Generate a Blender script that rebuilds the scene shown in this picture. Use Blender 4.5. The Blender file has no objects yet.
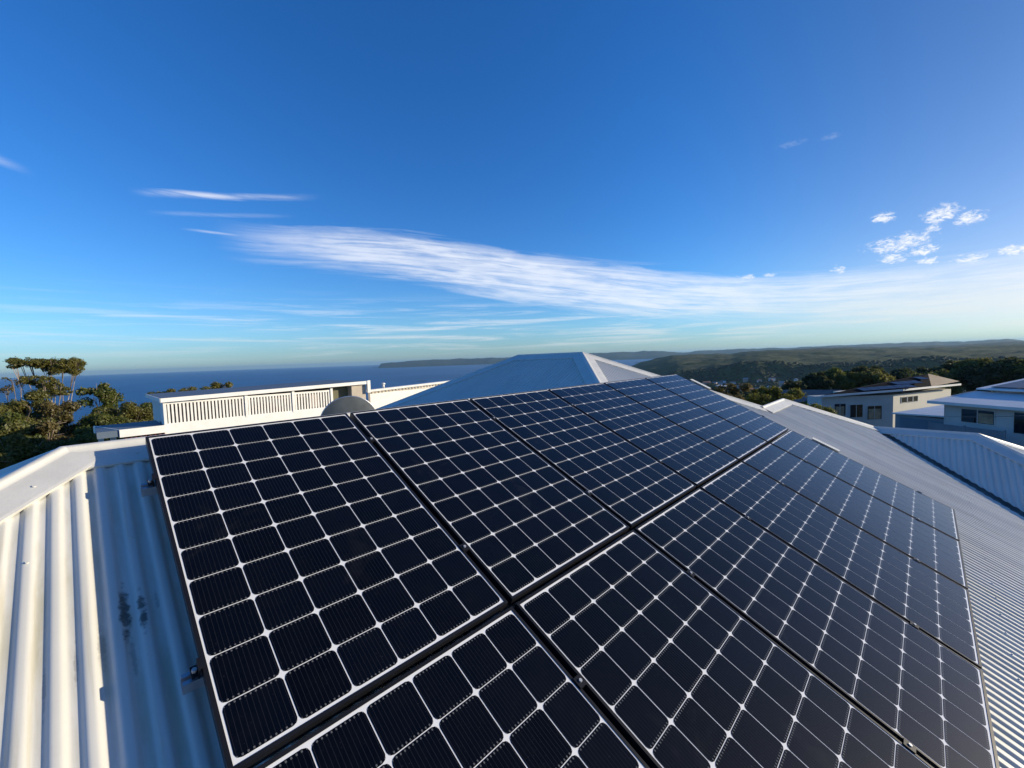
import bpy, math, random
from mathutils import Vector, Matrix, noise
R = math.radians
SC = bpy.context.scene
COL = SC.collection

# ------------------------------------------------------------------ camera
cam_d = bpy.data.cameras.new('camera')
cam = bpy.data.objects.new('camera', cam_d)
COL.objects.link(cam)
cam_d.sensor_width = 36.0
cam_d.lens = 36.0 * 420.515 / 1024.0
cam_d.clip_start = 0.05
cam_d.clip_end = 200000.0
cr = Vector((0.6995, -0.7137, -0.0347)); cf = Vector((0.7115, 0.7002, -0.0594)).normalized()
cr = (cr - cf * cr.dot(cf)).normalized(); cu = cr.cross(cf)
M = Matrix((cr, cu, -cf)).transposed().to_4x4()
M.translation = Vector((-0.1754, -2.6863, 0.3078))
cam.matrix_world = M
SC.camera = cam

# ------------------------------------------------------------------ light
SUN_AZ, SUN_EL = -42.0, 14.0            # azimuth counted from +X towards +Y
SUN_STRENGTH = 4.5
SKY_STRENGTH = 0.108
EXPOSURE = 0.45
sd = Vector((math.cos(R(SUN_EL)) * math.cos(R(SUN_AZ)), math.cos(R(SUN_EL)) * math.sin(R(SUN_AZ)), math.sin(R(SUN_EL))))
sl = bpy.data.lights.new('sun', 'SUN'); sun = bpy.data.objects.new('sun', sl); COL.objects.link(sun)
sl.energy = SUN_STRENGTH; sl.angle = R(0.5); sl.color = (1.0, 0.88, 0.67)
sun.rotation_euler = sd.to_track_quat('Z', 'Y').to_euler()

SC.view_settings.view_transform = 'Standard'
SC.view_settings.look = 'None'
SC.view_settings.exposure = EXPOSURE
SC.view_settings.gamma = 1.0
SC.view_settings.use_curve_mapping = False
SC.render.engine = 'CYCLES'
SC.cycles.use_denoising = True
SC.cycles.max_bounces = 6
SC.cycles.volume_bounces = 0
SC.cycles.transparent_max_bounces = 12
SC.cycles.sample_clamp_indirect = 6.0

# ---------------------------------------------------------- node shorthand
class NG:
    """small expression builder for a node tree"""
    def __init__(self, tree):
        self.t = tree; self.n = tree.nodes; self.l = tree.links
    def new(self, typ, **kw):
        nd = self.n.new(typ)
        for k, v in kw.items(): setattr(nd, k, v)
        return nd
    def put(self, sock, v):
        if v is None: return
        if isinstance(v, bpy.types.NodeSocket): self.l.new(v, sock)
        else:
            if sock.type == 'RGBA' and len(v) == 3: v = (*v, 1.0)
            sock.default_value = v
    def m(self, op, a, b=None, c=None, clamp=False):
        nd = self.new('ShaderNodeMath', operation=op); nd.use_clamp = clamp
        for i, v in enumerate((a, b, c)): self.put(nd.inputs[i], v)
        return nd.outputs[0]
    def add(s, a, b): return s.m('ADD', a, b)
    def sub(s, a, b): return s.m('SUBTRACT', a, b)
    def mul(s, a, b): return s.m('MULTIPLY', a, b)
    def div(s, a, b): return s.m('DIVIDE', a, b)
    def mx(s, a, b): return s.m('MAXIMUM', a, b)
    def mn(s, a, b): return s.m('MINIMUM', a, b)
    def lt(s, a, b): return s.m('LESS_THAN', a, b)
    def gt(s, a, b): return s.m('GREATER_THAN', a, b)
    def ab(s, a): return s.m('ABSOLUTE', a)
    def frac(s, a): return s.m('FRACT', a)
    def smooth(s, v, lo, hi, a=0.0, b=1.0):
        nd = s.new('ShaderNodeMapRange', interpolation_type='SMOOTHSTEP')
        for i, q in enumerate((v, lo, hi, a, b)): s.put(nd.inputs[i], q)
        return nd.outputs[0]
    def lin(s, v, lo, hi, a=0.0, b=1.0):
        nd = s.new('ShaderNodeMapRange')
        for i, q in enumerate((v, lo, hi, a, b)): s.put(nd.inputs[i], q)
        return nd.outputs[0]
    def sep(s, v):
        nd = s.new('ShaderNodeSeparateXYZ'); s.put(nd.inputs[0], v); return nd.outputs
    def comb(s, x, y, z=0.0):
        nd = s.new('ShaderNodeCombineXYZ')
        for i, q in enumerate((x, y, z)): s.put(nd.inputs[i], q)
        return nd.outputs[0]
    def noise(s, vec, scale, detail=4.0, rough=0.55, dist=0.0):
        nd = s.new('ShaderNodeTexNoise'); s.put(nd.inputs['Vector'], vec)
        nd.inputs['Scale'].default_value = scale; nd.inputs['Detail'].default_value = detail
        nd.inputs['Roughness'].default_value = rough; nd.inputs['Distortion'].default_value = dist
        return nd.outputs[0]
    def mix(s, f, a, b):
        nd = s.new('ShaderNodeMix', data_type='RGBA')
        s.put(nd.inputs[0], f); s.put(nd.inputs[6], a); s.put(nd.inputs[7], b)
        return nd.outputs[2]
    def curve(s, v, lo, hi, pts):
        """piecewise-smooth function of v given as (v, value) pairs, values inside 0..1"""
        nd = s.new('ShaderNodeFloatCurve')
        t = s.m('DIVIDE', s.sub(v, lo), hi - lo, clamp=True)
        s.put(nd.inputs['Value'], t)
        c = nd.mapping.curves[0]
        ps = sorted(((p - lo) / (hi - lo), q) for p, q in pts)
        c.points[0].location = ps[0]; c.points[1].location = ps[-1]
        for p in ps[1:-1]: c.points.new(*p)
        nd.mapping.update()
        return nd.outputs[0]

# -------------------------------------------------------------------- sky
W = bpy.data.worlds.new('World'); SC.world = W; W.use_nodes = True
g = NG(W.node_tree); g.n.clear()
sky = g.new('ShaderNodeTexSky', sky_type='NISHITA')
sky.sun_disc = False
sky.sun_elevation = R(SUN_EL)
sky.sun_rotation = R(90.0 - SUN_AZ)
sky.altitude = 100.0
sky.air_density = 1.0
sky.dust_density = 0.25
sky.ozone_density = 3.0
hs = g.new('ShaderNodeHueSaturation')
hs.inputs['Hue'].default_value = 0.5; hs.inputs['Saturation'].default_value = 1.25; hs.inputs['Value'].default_value = 1.0
g.l.new(sky.outputs[0], hs.inputs['Color'])
d = g.sep(g.new('ShaderNodeTexCoord').outputs['Generated'])
DEG = 57.29578
az = g.mul(g.m('ARCTAN2', d[1], d[0]), DEG)
el = g.mul(g.m('ARCSINE', d[2]), DEG)
# clear dry air: deeper blue away from the sun, whiter towards it
toward = g.add(g.add(g.mul(d[0], sd.x), g.mul(d[1], sd.y)), g.mul(d[2], sd.z))
tint = g.mix(g.smooth(toward, 0.40, 0.85), (0.68, 0.97, 1.37), (1.03, 0.83, 0.97))
tint = g.mix(g.smooth(el, 0.0, 5.0, 1.0, 0.0), tint, (0.56, 0.82, 1.36))
vm = g.new('ShaderNodeVectorMath', operation='MULTIPLY')
g.l.new(hs.outputs[0], vm.inputs[0]); g.l.new(tint, vm.inputs[1])
clear = vm.outputs[0]
# the long cirrus band: centre line, upper and lower half widths over azimuth
top = g.mul(g.curve(az, -30, 100, [(-30, .29), (-6, .345), (2, .345), (10, .36), (20, .425), (32, .535), (44, .635), (52, .695), (60, .735), (68, .735), (77, .72), (82, .735), (100, .74)]), 22.0)
bot = g.mul(g.curve(az, -30, 100, [(-30, .05), (-6, .10), (10, .15), (20, .20), (32, .27), (44, .385), (52, .46), (60, .54), (68, .58), (77, .60), (82, .70), (100, .74)]), 22.0)
fil = g.comb(g.mul(az, 0.045), g.mul(g.sub(el, g.mul(top, 0.8)), 0.62), 0.0)
n1 = g.noise(fil, 1.9, 8.0, 0.62, 0.6)
n2 = g.noise(g.comb(g.mul(az, 0.11), g.mul(el, 0.28), 3.0), 1.5, 5.0, 0.55, 0.4)
n3 = g.noise(g.comb(g.mul(az, 0.10), g.mul(g.sub(el, g.mul(top, 0.8)), 1.9), 5.0), 1.6, 8.0, 0.70, 0.35)
wob = g.mul(g.sub(n1, 0.5), 3.6)
up = g.smooth(g.sub(top, g.add(el, wob)), -0.6, 0.9)
dn = g.smooth(g.sub(g.add(el, wob), bot), -1.6, 1.6)
strength = g.curve(az, -30, 100, [(-30, .55), (-6, .60), (8, .70), (20, .80), (34, .86), (50, .86), (62, .78), (70, .56), (75, .28), (78, .06), (80, .0), (100, 0.0)])
band = g.mul(g.mul(g.mul(up, dn), strength), g.add(0.30, g.mul(0.70, g.smooth(g.add(g.add(g.mul(n1, 0.55), g.mul(n2, 0.25)), g.mul(n3, 0.30)), 0.40, 0.66))))
# thin streaks
def streak(a0, a1, e0, slope, w, amt):
    e = g.sub(el, g.add(e0, g.mul(g.sub(a0, az), slope)))
    e = g.add(e, g.mul(g.sub(n2, 0.5), w * 0.9))
    s_ = g.smooth(g.ab(e), 0.0, w, 1.0, 0.0)
    r_ = g.mul(g.smooth(az, a1, a1 + 5.0), g.smooth(az, a0, a0 + 3.0, 1.0, 0.0))
    return g.mul(g.mul(s_, r_), g.mul(g.smooth(n1, 0.25, 0.7), amt))
streaks = g.mx(g.mx(g.mul(streak(82.8, 67.0, 17.85, 0.125, 0.5, 0.75), g.smooth(az, 66.0, 82.0, 0.25, 1.0)), streak(82.0, 70.0, 16.1, 0.12, 0.35, 0.18)),
               g.mx(streak(95.5, 91.6, 18.5, -0.30, 0.6, 0.6), streak(79.0, 74.0, 14.7, 0.0, 0.2, 0.4)))
# veils near the horizon
veil = g.mul(g.mul(g.smooth(g.noise(g.comb(g.mul(az, 0.03), g.mul(el, 0.55), 7.0), 2.6, 7.0, 0.6, 0.5), 0.44, 0.74), g.smooth(el, 0.6, 2.2)), g.smooth(el, 4.5, 9.5, 0.72, 0.0))
veil = g.mul(veil, g.smooth(az, 60.0, 100.0, 1.0, 0.5))
# small cumulus
nc = g.noise(g.comb(g.mul(az, 1.1), g.mul(el, 2.0), 1.0), 1.5, 8.0, 0.70, 0.6)
cum = None
for (a, e, ra, re) in [(3.2, 12.6, .8, .5), (2.0, 9.9, 2.3, .7), (1.5, 10.4, 1.1, .5), (-0.9, 12.0, 1.2, .75), (-2.6, 11.2, 1.0, .55), (-0.3, 10.9, .6, .35),
                       (-5.7, 7.75, 1.6, .55), (0.3, 9.0, .9, .5), (2.4, 8.6, 1.0, .5), (0.0, 7.9, .8, .4), (-3.0, 7.6, 1.2, .45), (15.6, 8.4, 1.1, .45), (19.0, 8.5, .8, .3), (13.0, 8.5, .7, .25),
                       (6.8, 8.2, .6, .4), (11.0, 21.5, 1.3, .3), (7.5, 21.2, .9, .25)]:
    q = g.add(g.m('POWER', g.div(g.sub(az, a), ra), 2.0), g.m('POWER', g.div(g.sub(el, e), re), 2.0))
    amp = 0.10 if e > 20 else (0.95 if a < 12 else 0.7)
    t_ = g.mul(g.smooth(g.add(g.sub(1.0, g.mul(q, 0.55)), g.mul(g.sub(nc, 0.5), 4.2)), 0.2, 1.5), amp)
    t_ = g.mul(t_, g.lt(q, 5.0))
    cum = t_ if cum is None else g.mx(cum, t_)
cov = g.mn(g.mx(g.mx(band, streaks), g.mx(veil, cum)), 0.97)
cov = g.mul(cov, g.gt(el, 0.0))
lowmix = g.smooth(el, 1.0, 8.0)
ccol = g.mix(lowmix, (5.2, 5.5, 5.6), (6.9, 7.1, 7.5))
ccol = g.mix(g.smooth(az, -10.0, 40.0), g.mix(lowmix, (6.2, 6.1, 5.6), (7.6, 7.5, 7.3)), ccol)
col = g.mix(g.mul(cov, 0.88), clear, ccol)
bg = g.new('ShaderNodeBackground'); bg.inputs['Strength'].default_value = SKY_STRENGTH
g.l.new(col, bg.inputs['Color'])
wo = g.new('ShaderNodeOutputWorld'); g.l.new(bg.outputs[0], wo.inputs['Surface'])

# ---------------------------------------------------------------- helpers
TAN = 0.48285
N = Vector((0.0, -0.43480, 0.90053)); NY, NZ = -0.43480, 0.90053
TILT = math.atan(TAN)
H_ROOF = 0.14                           # roof sheet below the panels' top face

def apt(u, v, off=0.0):
    """point on the slope of the array: u along the ridge, v down the slope"""
    return Vector((u, -NZ * v + NY * off, NY * v + NZ * off))

class MB:
    def __init__(s): s.v = []; s.f = []; s.sm = []; s.uv = None
    def vert(s, p): s.v.append(tuple(p)); return len(s.v) - 1
    def face(s, pts, smooth=False):
        i = len(s.v); s.v.extend(tuple(p) for p in pts); s.f.append(tuple(range(i, i + len(pts)))); s.sm.append(smooth)
    def box(s, c, sx, sy, sz, ax=None):
        c = Vector(c)
        X, Y, Z = ax if ax else (Vector((1, 0, 0)), Vector((0, 1, 0)), Vector((0, 0, 1)))
        X, Y, Z = X * (sx / 2), Y * (sy / 2), Z * (sz / 2)
        i = len(s.v)
        for k in (-1, 1):
            for j in (-1, 1):
                for h in (-1, 1): s.v.append(tuple(c + X * h + Y * j + Z * k))
        for q in ((0, 2, 3, 1), (4, 5, 7, 6), (0, 1, 5, 4), (2, 6, 7, 3), (0, 4, 6, 2), (1, 3, 7, 5)):
            s.f.append(tuple(i + k for k in q)); s.sm.append(False)
    def span(s, x0, x1, y0, y1, z0, z1): s.box(((x0 + x1) / 2, (y0 + y1) / 2, (z0 + z1) / 2), abs(x1 - x0), abs(y1 - y0), abs(z1 - z0))
    def prism(s, poly, d):
        """closed polygon extruded by vector d"""
        d = Vector(d); n = len(poly); i = len(s.v)
        s.v.extend(tuple(p) for p in poly); s.v.extend(tuple(Vector(p) + d) for p in poly)
        s.f.append(tuple(range(i + n - 1, i - 1, -1))); s.f.append(tuple(range(i + n, i + 2 * n))); s.sm += [False, False]
        for k in range(n):
            s.f.append((i + k, i + (k + 1) % n, i + n + (k + 1) % n, i + n + k)); s.sm.append(False)
    def tube(s, pts, rad, seg=8, smooth=True, cap=True):
        pts = [Vector(p) for p in pts]; n = len(pts)
        if not hasattr(rad, '__len__'): rad = [rad] * n
        i = len(s.v)
        for k, p in enumerate(pts):
            t = (pts[min(k + 1, n - 1)] - pts[max(k - 1, 0)]).normalized()
            a = t.orthogonal().normalized() if k == 0 else (a - t * a.dot(t)).normalized()
            b = t.cross(a)
            for q in range(seg):
                w = 2 * math.pi * q / seg
                s.v.append(tuple(p + (a * math.cos(w) + b * math.sin(w)) * rad[k]))
        for k in range(n - 1):
            for q in range(seg):
                s.f.append((i + k * seg + q, i + k * seg + (q + 1) % seg, i + (k + 1) * seg + (q + 1) % seg, i + (k + 1) * seg + q)); s.sm.append(smooth)
        if cap:
            s.f.append(tuple(i + q for q in range(seg))[::-1]); s.f.append(tuple(i + (n - 1) * seg + q for q in range(seg))); s.sm += [False, False]
    def build(s, name, mat, parent=None, origin=None):
        me = bpy.data.meshes.new(name)
        v = s.v
        if origin is not None:
            o_ = Vector(origin); v = [tuple(Vector(p) - o_) for p in v]
        me.from_pydata(v, [], s.f); me.polygons.foreach_set('use_smooth', s.sm); me.update()
        if s.uv:
            lay = me.uv_layers.new(name='sheet'); q = []
            for lp in me.loops: q.extend(s.uv.get(lp.vertex_index, (50.0, 50.0)))
            lay.data.foreach_set('uv', q)
        me.materials.append(mat)
        o = bpy.data.objects.new(name, me); COL.objects.link(o)
        if origin is not None: o.location = origin
        if parent is not None: o.parent = parent
        return o

def tag(o, label=None, cat=None, group=None, kind=None):
    if label: o['label'] = label
    if cat: o['category'] = cat
    if group: o['group'] = group
    if kind: o['kind'] = kind
    return o
def empty(name, loc=(0, 0, 0), label=None, cat=None, group=None):
    o = bpy.data.objects.new(name, None); COL.objects.link(o); o.location = loc; o.empty_display_size = 0.2
    return tag(o, label, cat, group)
def kids(o): return [c for c in COL.objects if c.parent == o]
def copy_tree(o, parent=None):
    c = o.copy(); COL.objects.link(c)
    if parent: c.parent = parent
    for ch in kids(o): copy_tree(ch, c)
    return c

# -------------------------------------------------------------- materials
MATS = {}
def mat(name, base, rough=0.6, spec=0.5, var=0.12, vscale=3.0, bump=0.0, bscale=40.0, metal=0.0, coat=0.0, stretch=None):
    m = bpy.data.materials.new(name); m.use_nodes = True
    g = NG(m.node_tree); b = g.n['Principled BSDF']
    tc = g.new('ShaderNodeTexCoord').outputs['Object']
    if stretch:
        mp = g.new('ShaderNodeMapping'); mp.inputs['Scale'].default_value = stretch; g.l.new(tc, mp.inputs['Vector']); tc = mp.outputs[0]
    n = g.noise(tc, vscale, 6.0, 0.6)
    lo = tuple(c * (1 - var) for c in base); hi = tuple(min(1.0, c * (1 + var)) for c in base)
    g.put(b.inputs['Base Color'], g.mix(g.smooth(n, 0.3, 0.7), lo, hi))
    g.put(b.inputs['Roughness'], g.lin(n, 0.3, 0.7, rough * 0.88, min(1.0, rough * 1.12)))
    b.inputs['Specular IOR Level'].default_value = spec; b.inputs['Metallic'].default_value = metal
    b.inputs['Coat Weight'].default_value = coat
    if bump:
        bp = g.new('ShaderNodeBump'); bp.inputs['Strength'].default_value = bump; bp.inputs['Distance'].default_value = 0.02
        g.put(bp.inputs['Height'], g.noise(tc, bscale, 4.0, 0.6)); g.l.new(bp.outputs[0], b.inputs['Normal'])
    MATS[name] = m
    return m

def roof_material():
    m = bpy.data.materials.new('painted_steel_roof'); m.use_nodes = True
    g = NG(m.node_tree); b = g.n['Principled BSDF']
    P = g.new('ShaderNodeTexCoord').outputs['Object']
    x, y, z = g.sep(g.new('ShaderNodeTexCoord').outputs['UV'])
    broad = g.noise(P, 1.3, 6.0, 0.6)
    fine = g.noise(P, 38.0, 4.0, 0.65)
    base = g.mix(g.smooth(broad, 0.3, 0.7), (0.62, 0.605, 0.54), (0.67, 0.655, 0.59))
    base = g.mix(g.mul(g.smooth(fine, 0.52, 0.75), 0.14), base, (0.50, 0.47, 0.40))
    # lichen and run-off streaks that follow the corrugation down the slope
    st = g.noise(g.comb(g.mul(x, 26.0), g.mul(y, 1.5), g.mul(z, 1.5)), 1.0, 6.0, 0.6, 0.2)
    base = g.mix(g.mul(g.smooth(st, 0.52, 0.72), g.smooth(x, 12.0, 14.0, 0.62, 0.12)), base, (0.44, 0.40, 0.27))
    ph = g.m('COSINE', g.mul(g.sub(x, CREST), 2 * math.pi / PITCH))
    tr = g.mul(g.smooth(ph, -0.95, 0.1, 1.0, 0.0), g.smooth(g.noise(g.comb(g.mul(x, 9.0), g.mul(y, 2.4), 4.0), 1.0, 6.0, 0.65), 0.38, 0.66))
    base = g.mix(g.mul(tr, g.smooth(x, 12.0, 14.0, 0.5, 0.1)), base, (0.40, 0.37, 0.22))
    # sheet-to-sheet differences and long stains down the slope
    sh = g.noise(g.comb(g.mul(x, 3.1), g.mul(y, 0.10), g.mul(z, 0.10)), 1.0, 5.0, 0.7)
    base = g.mix(g.mul(g.mul(g.smooth(sh, 0.42, 0.64), 0.24), g.mul(g.smooth(x, 0.0, 4.0), g.smooth(x, 14.0, 15.0, 1.0, 0.3))), base, (0.36, 0.36, 0.355))
    sh2 = g.noise(g.comb(g.mul(x, 11.0), g.mul(y, 0.22), g.mul(z, 0.22)), 1.0, 3.0, 0.6)
    base = g.mix(g.mul(g.mul(g.smooth(sh2, 0.46, 0.62), 0.40), g.mul(g.smooth(x, 3.0, 5.5), g.smooth(x, 14.0, 15.0, 1.0, 0.2))), base, (0.33, 0.33, 0.34))
    # black mould patches by the left end of the array
    dark = None
    for (px, py, sx, sy) in [(-0.130, -0.748, 0.013, 0.105), (-0.086, -0.765, 0.011, 0.08), (-0.123, -0.90, 0.006, 0.06), (-0.045, -0.73, 0.006, 0.03), (-0.192, -0.84, 0.010, 0.07), (-0.25, -0.86, 0.005, 0.07), (-0.315, -0.9, 0.004, 0.07)]:
        q = g.add(g.m('POWER', g.div(g.sub(x, px), sx), 2.0), g.m('POWER', g.div(g.sub(y, py), sy), 2.0))
        k = g.mul(g.smooth(g.add(q, g.mul(g.sub(fine, 0.5), 5.0)), 0.0, 1.6, 1.0, 0.0), 0.85 if sx > 0.0075 and px > -0.19 else 0.33)
        dark = k if dark is None else g.mx(dark, k)
    base = g.mix(dark, base, (0.045, 0.045, 0.035))
    g.put(b.inputs['Base Color'], base)
    g.put(b.inputs['Roughness'], g.lin(fine, 0.3, 0.7, 0.34, 0.48))
    b.inputs['Specular IOR Level'].default_value = 0.5
    return m

def cell_material():
    m = bpy.data.materials.new('silicon_cell'); m.use_nodes = True
    g = NG(m.node_tree); b = g.n['Principled BSDF']
    P = g.new('ShaderNodeTexCoord').outputs['Object']; x, y, z = g.sep(P)
    cx = g.add(g.div(x, CU), 0.5 * 6); cy = g.add(g.div(y, CV), 0.5 * 10)
    fx, fy = g.frac(cx), g.frac(cy)
    wire = g.ab(g.sub(g.frac(g.add(g.mul(fx, 12.0), 0.0)), 0.5))       # twelve round wires per cell
    line = g.lt(wire, 0.055)
    ey = g.ab(g.sub(fy, 0.5))
    tab = g.mul(g.mul(g.lt(wire, 0.17), g.gt(ey, 0.435)), g.lt(ey, 0.472))
    wn = g.new('ShaderNodeTexWhiteNoise', noise_dimensions='3D')
    oi = g.new('ShaderNodeObjectInfo').outputs['Random']
    g.put(wn.inputs['Vector'], g.comb(g.m('FLOOR', cx), g.m('FLOOR', cy), g.mul(oi, 50.0)))
    tint = wn.outputs['Value']
    base = g.mix(tint, (0.0008, 0.0008, 0.0010), (0.0014, 0.0017, 0.0034))
    patch = g.noise(P, 2.3, 5.0, 0.7, 0.6)                              # dried rain marks and dust
    base = g.mix(g.mul(line, 0.32), base, (0.035, 0.037, 0.042))
    base = g.mix(tab, base, (0.095, 0.098, 0.10))
    dust = g.noise(P, 9.0, 6.0, 0.7)
    speck = g.noise(P, 260.0, 2.0, 0.5)
    base = g.mix(g.mul(g.smooth(speck, 0.73, 0.8), 0.5), base, (0.12, 0.12, 0.12))
    base = g.mix(g.mul(g.smooth(dust, 0.35, 0.8), 0.0035), base, (0.5, 0.48, 0.42))
    base = g.mix(g.mul(g.smooth(patch, 0.56, 0.70), 0.010), base, (0.5, 0.49, 0.45))
    g.put(b.inputs['Base Color'], base)
    g.put(b.inputs['Roughness'], g.lin(patch, 0.35, 0.7, 0.07, 0.16))
    b.inputs['IOR'].default_value = 1.285
    b.inputs['Coat Weight'].default_value = 0.22; b.inputs['Coat Roughness'].default_value = 0.36; b.inputs['Sheen Weight'].default_value = 0.55; b.inputs['Sheen Roughness'].default_value = 0.20; b.inputs['Coat IOR'].default_value = 1.3
    return m

CU, CV = 0.1595, 0.1570
PITCH = 0.0690; AMP = 0.0066; CREST = -0.222      # corrugation of the roof sheets
M_ROOF = roof_material()
M_CELL = cell_material()
M_CAP = mat('painted_steel_cap', (0.60, 0.59, 0.54), 0.42, 0.5, 0.06, 6.0, 0.05, 60.0)
M_BACK = mat('white_backsheet', (0.72, 0.72, 0.71), 0.14, 0.5, 0.02)
M_FRAME = mat('black_anodised_frame', (0.010, 0.010, 0.012), 0.42, 0.25, 0.1)
M_RAIL = mat('mill_aluminium', (0.55, 0.56, 0.58), 0.42, 0.5, 0.08, 8.0, metal=0.85)
M_BOLT = mat('stainless_bolt', (0.50, 0.50, 0.50), 0.4, 0.5, 0.05, metal=0.4)
M_GUT = mat('valley_lead_grey', (0.16, 0.15, 0.14), 0.7, 0.3, 0.3, 9.0)
M_WHITE = mat('cream_paint', (0.78, 0.76, 0.70), 0.55, 0.4, 0.05, 4.0, 0.05, 30.0)
M_WHITEWALL = mat('white_render', (0.74, 0.72, 0.66), 0.8, 0.3, 0.06, 3.0, 0.15, 50.0)
M_GREYWALL = mat('grey_cladding', (0.44, 0.45, 0.44), 0.75, 0.3, 0.08, 0.6, 0.1, 20.0)
M_CREAMWALL = mat('cream_cladding', (0.66, 0.62, 0.52), 0.75, 0.3, 0.06, 0.6)
M_FLATROOF = mat('pale_metal_roof', (0.60, 0.61, 0.61), 0.45, 0.5, 0.08, 0.5)
M_BLUEROOF = mat('blue_grey_metal_roof', (0.11, 0.145, 0.19), 0.6, 0.15, 0.1, 0.8)
M_TILE = mat('dark_roof_tile', (0.009, 0.010, 0.013), 0.95, 0.03, 0.25, 2.0, 0.4, 5.0)
M_TILELIT = mat('sunlit_brown_tile', (0.13, 0.092, 0.066), 0.75, 0.3, 0.2, 2.0, 0.4, 5.0)  # sunlit face of the dark roof, its light painted into the colour
M_FENCE = mat('blue_grey_fence', (0.16, 0.20, 0.23), 0.6, 0.4, 0.1, 1.0)
M_DOOR = mat('blue_garage_door', (0.09, 0.15, 0.21), 0.5, 0.4, 0.1, 1.0)
M_GLASS = mat('window_glass', (0.012, 0.015, 0.018), 0.04, 0.8, 0.3, 0.8)
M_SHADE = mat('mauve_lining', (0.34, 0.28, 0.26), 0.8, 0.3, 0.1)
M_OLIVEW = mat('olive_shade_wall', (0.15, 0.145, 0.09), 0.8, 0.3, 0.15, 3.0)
M_MAROON = mat('maroon_tile', (0.17, 0.06, 0.05), 0.7, 0.3, 0.2, 5.0)
M_DISH = mat('grey_green_dish', (0.12, 0.13, 0.125), 0.5, 0.4, 0.15, 6.0)
M_BEIGE = mat('beige_render', (0.50, 0.43, 0.34), 0.85, 0.3, 0.1, 3.0, 0.2, 40.0)
M_BARK = mat('gum_bark', (0.30, 0.24, 0.19), 0.85, 0.2, 0.4, 3.0, 0.4, 12.0)
M_BARKD = mat('dark_bark', (0.10, 0.075, 0.055), 0.9, 0.2, 0.4, 3.0, 0.4, 12.0)
M_CABLE = mat('black_cable', (0.02, 0.02, 0.02), 0.6)

def leaf_material(name, a, b_, c):
    m = bpy.data.materials.new(name); m.use_nodes = True
    g = NG(m.node_tree); g.n.clear()
    rnd = g.new('ShaderNodeNewGeometry').outputs['Random Per Island']
    P = g.new('ShaderNodeTexCoord').outputs['Object']
    n = g.noise(P, 0.9, 4.0, 0.6)
    k = g.mix(g.smooth(n, 0.35, 0.65), a, b_)
    k = g.mix(g.mul(g.smooth(rnd, 0.55, 1.0), 0.8), k, c)
    df = g.new('ShaderNodeBsdfDiffuse'); g.put(df.inputs['Color'], k)
    tr = g.new('ShaderNodeBsdfTranslucent'); g.put(tr.inputs['Color'], k)
    gl = g.new('ShaderNodeBsdfGlossy'); gl.inputs['Roughness'].default_value = 0.5; gl.inputs['Color'].default_value = (0.6, 0.6, 0.6, 1)
    m1 = g.new('ShaderNodeMixShader'); m1.inputs[0].default_value = 0.50; g.l.new(df.outputs[0], m1.inputs[1]); g.l.new(tr.outputs[0], m1.inputs[2])
    m2 = g.new('ShaderNodeMixShader'); m2.inputs[0].default_value = 0.04; g.l.new(m1.outputs[0], m2.inputs[1]); g.l.new(gl.outputs[0], m2.inputs[2])
    out = g.new('ShaderNodeOutputMaterial'); g.l.new(m2.outputs[0], out.inputs['Surface'])
    return m
L_OLIVE = leaf_material('olive_leaves', (0.120, 0.126, 0.025), (0.172, 0.160, 0.033), (0.21, 0.18, 0.048))
L_GREEN = leaf_material('green_leaves', (0.080, 0.112, 0.020), (0.130, 0.145, 0.027), (0.175, 0.165, 0.038))
L_DARK = leaf_material('dark_leaves', (0.034, 0.052, 0.018), (0.060, 0.070, 0.021), (0.095, 0.088, 0.032))
L_BRIGHT = leaf_material('bright_leaves', (0.11, 0.13, 0.018), (0.165, 0.155, 0.022), (0.21, 0.18, 0.036))
L_RUST = leaf_material('rusty_leaves', (0.11, 0.095, 0.028), (0.15, 0.118, 0.036), (0.18, 0.135, 0.05))

# =============================================================== the setting
SEA_Z = -95.0
def lerp_tab(t, x):
    if x <= t[0][0]: return t[0][1]
    for (a, b), (c, d_) in zip(t, t[1:]):
        if x <= c:
            k = (x - a) / (c - a); return b + (d_ - b) * k
    return t[-1][1]
MID_EDGE = [(-60, -30), (-8, -36), (0, -36), (5, -40), (10, -37), (14, -32), (18, -42), (20, -50), (23, -60), (25.5, -92), (27, -99), (180, -99)]   # lip of the plateau
MID_TOP = [(-60, -8), (-6, -18), (0, -22), (4.4, -14), (7.3, -7), (10, -5), (12.9, -5), (15.3, -10), (16.8, -22), (19, -16), (21.4, -13), (23.6, -16), (25.7, -34), (27.5, -60), (29, -99), (180, -99)]
def fbm(x, y, oct=4, s=1.0):
    a, f, r = 1.0, 1.0, 0.0
    for _ in range(oct):
        r += a * noise.noise(Vector((x * f, y * f, s))); a *= 0.5; f *= 2.03
    return r
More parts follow.
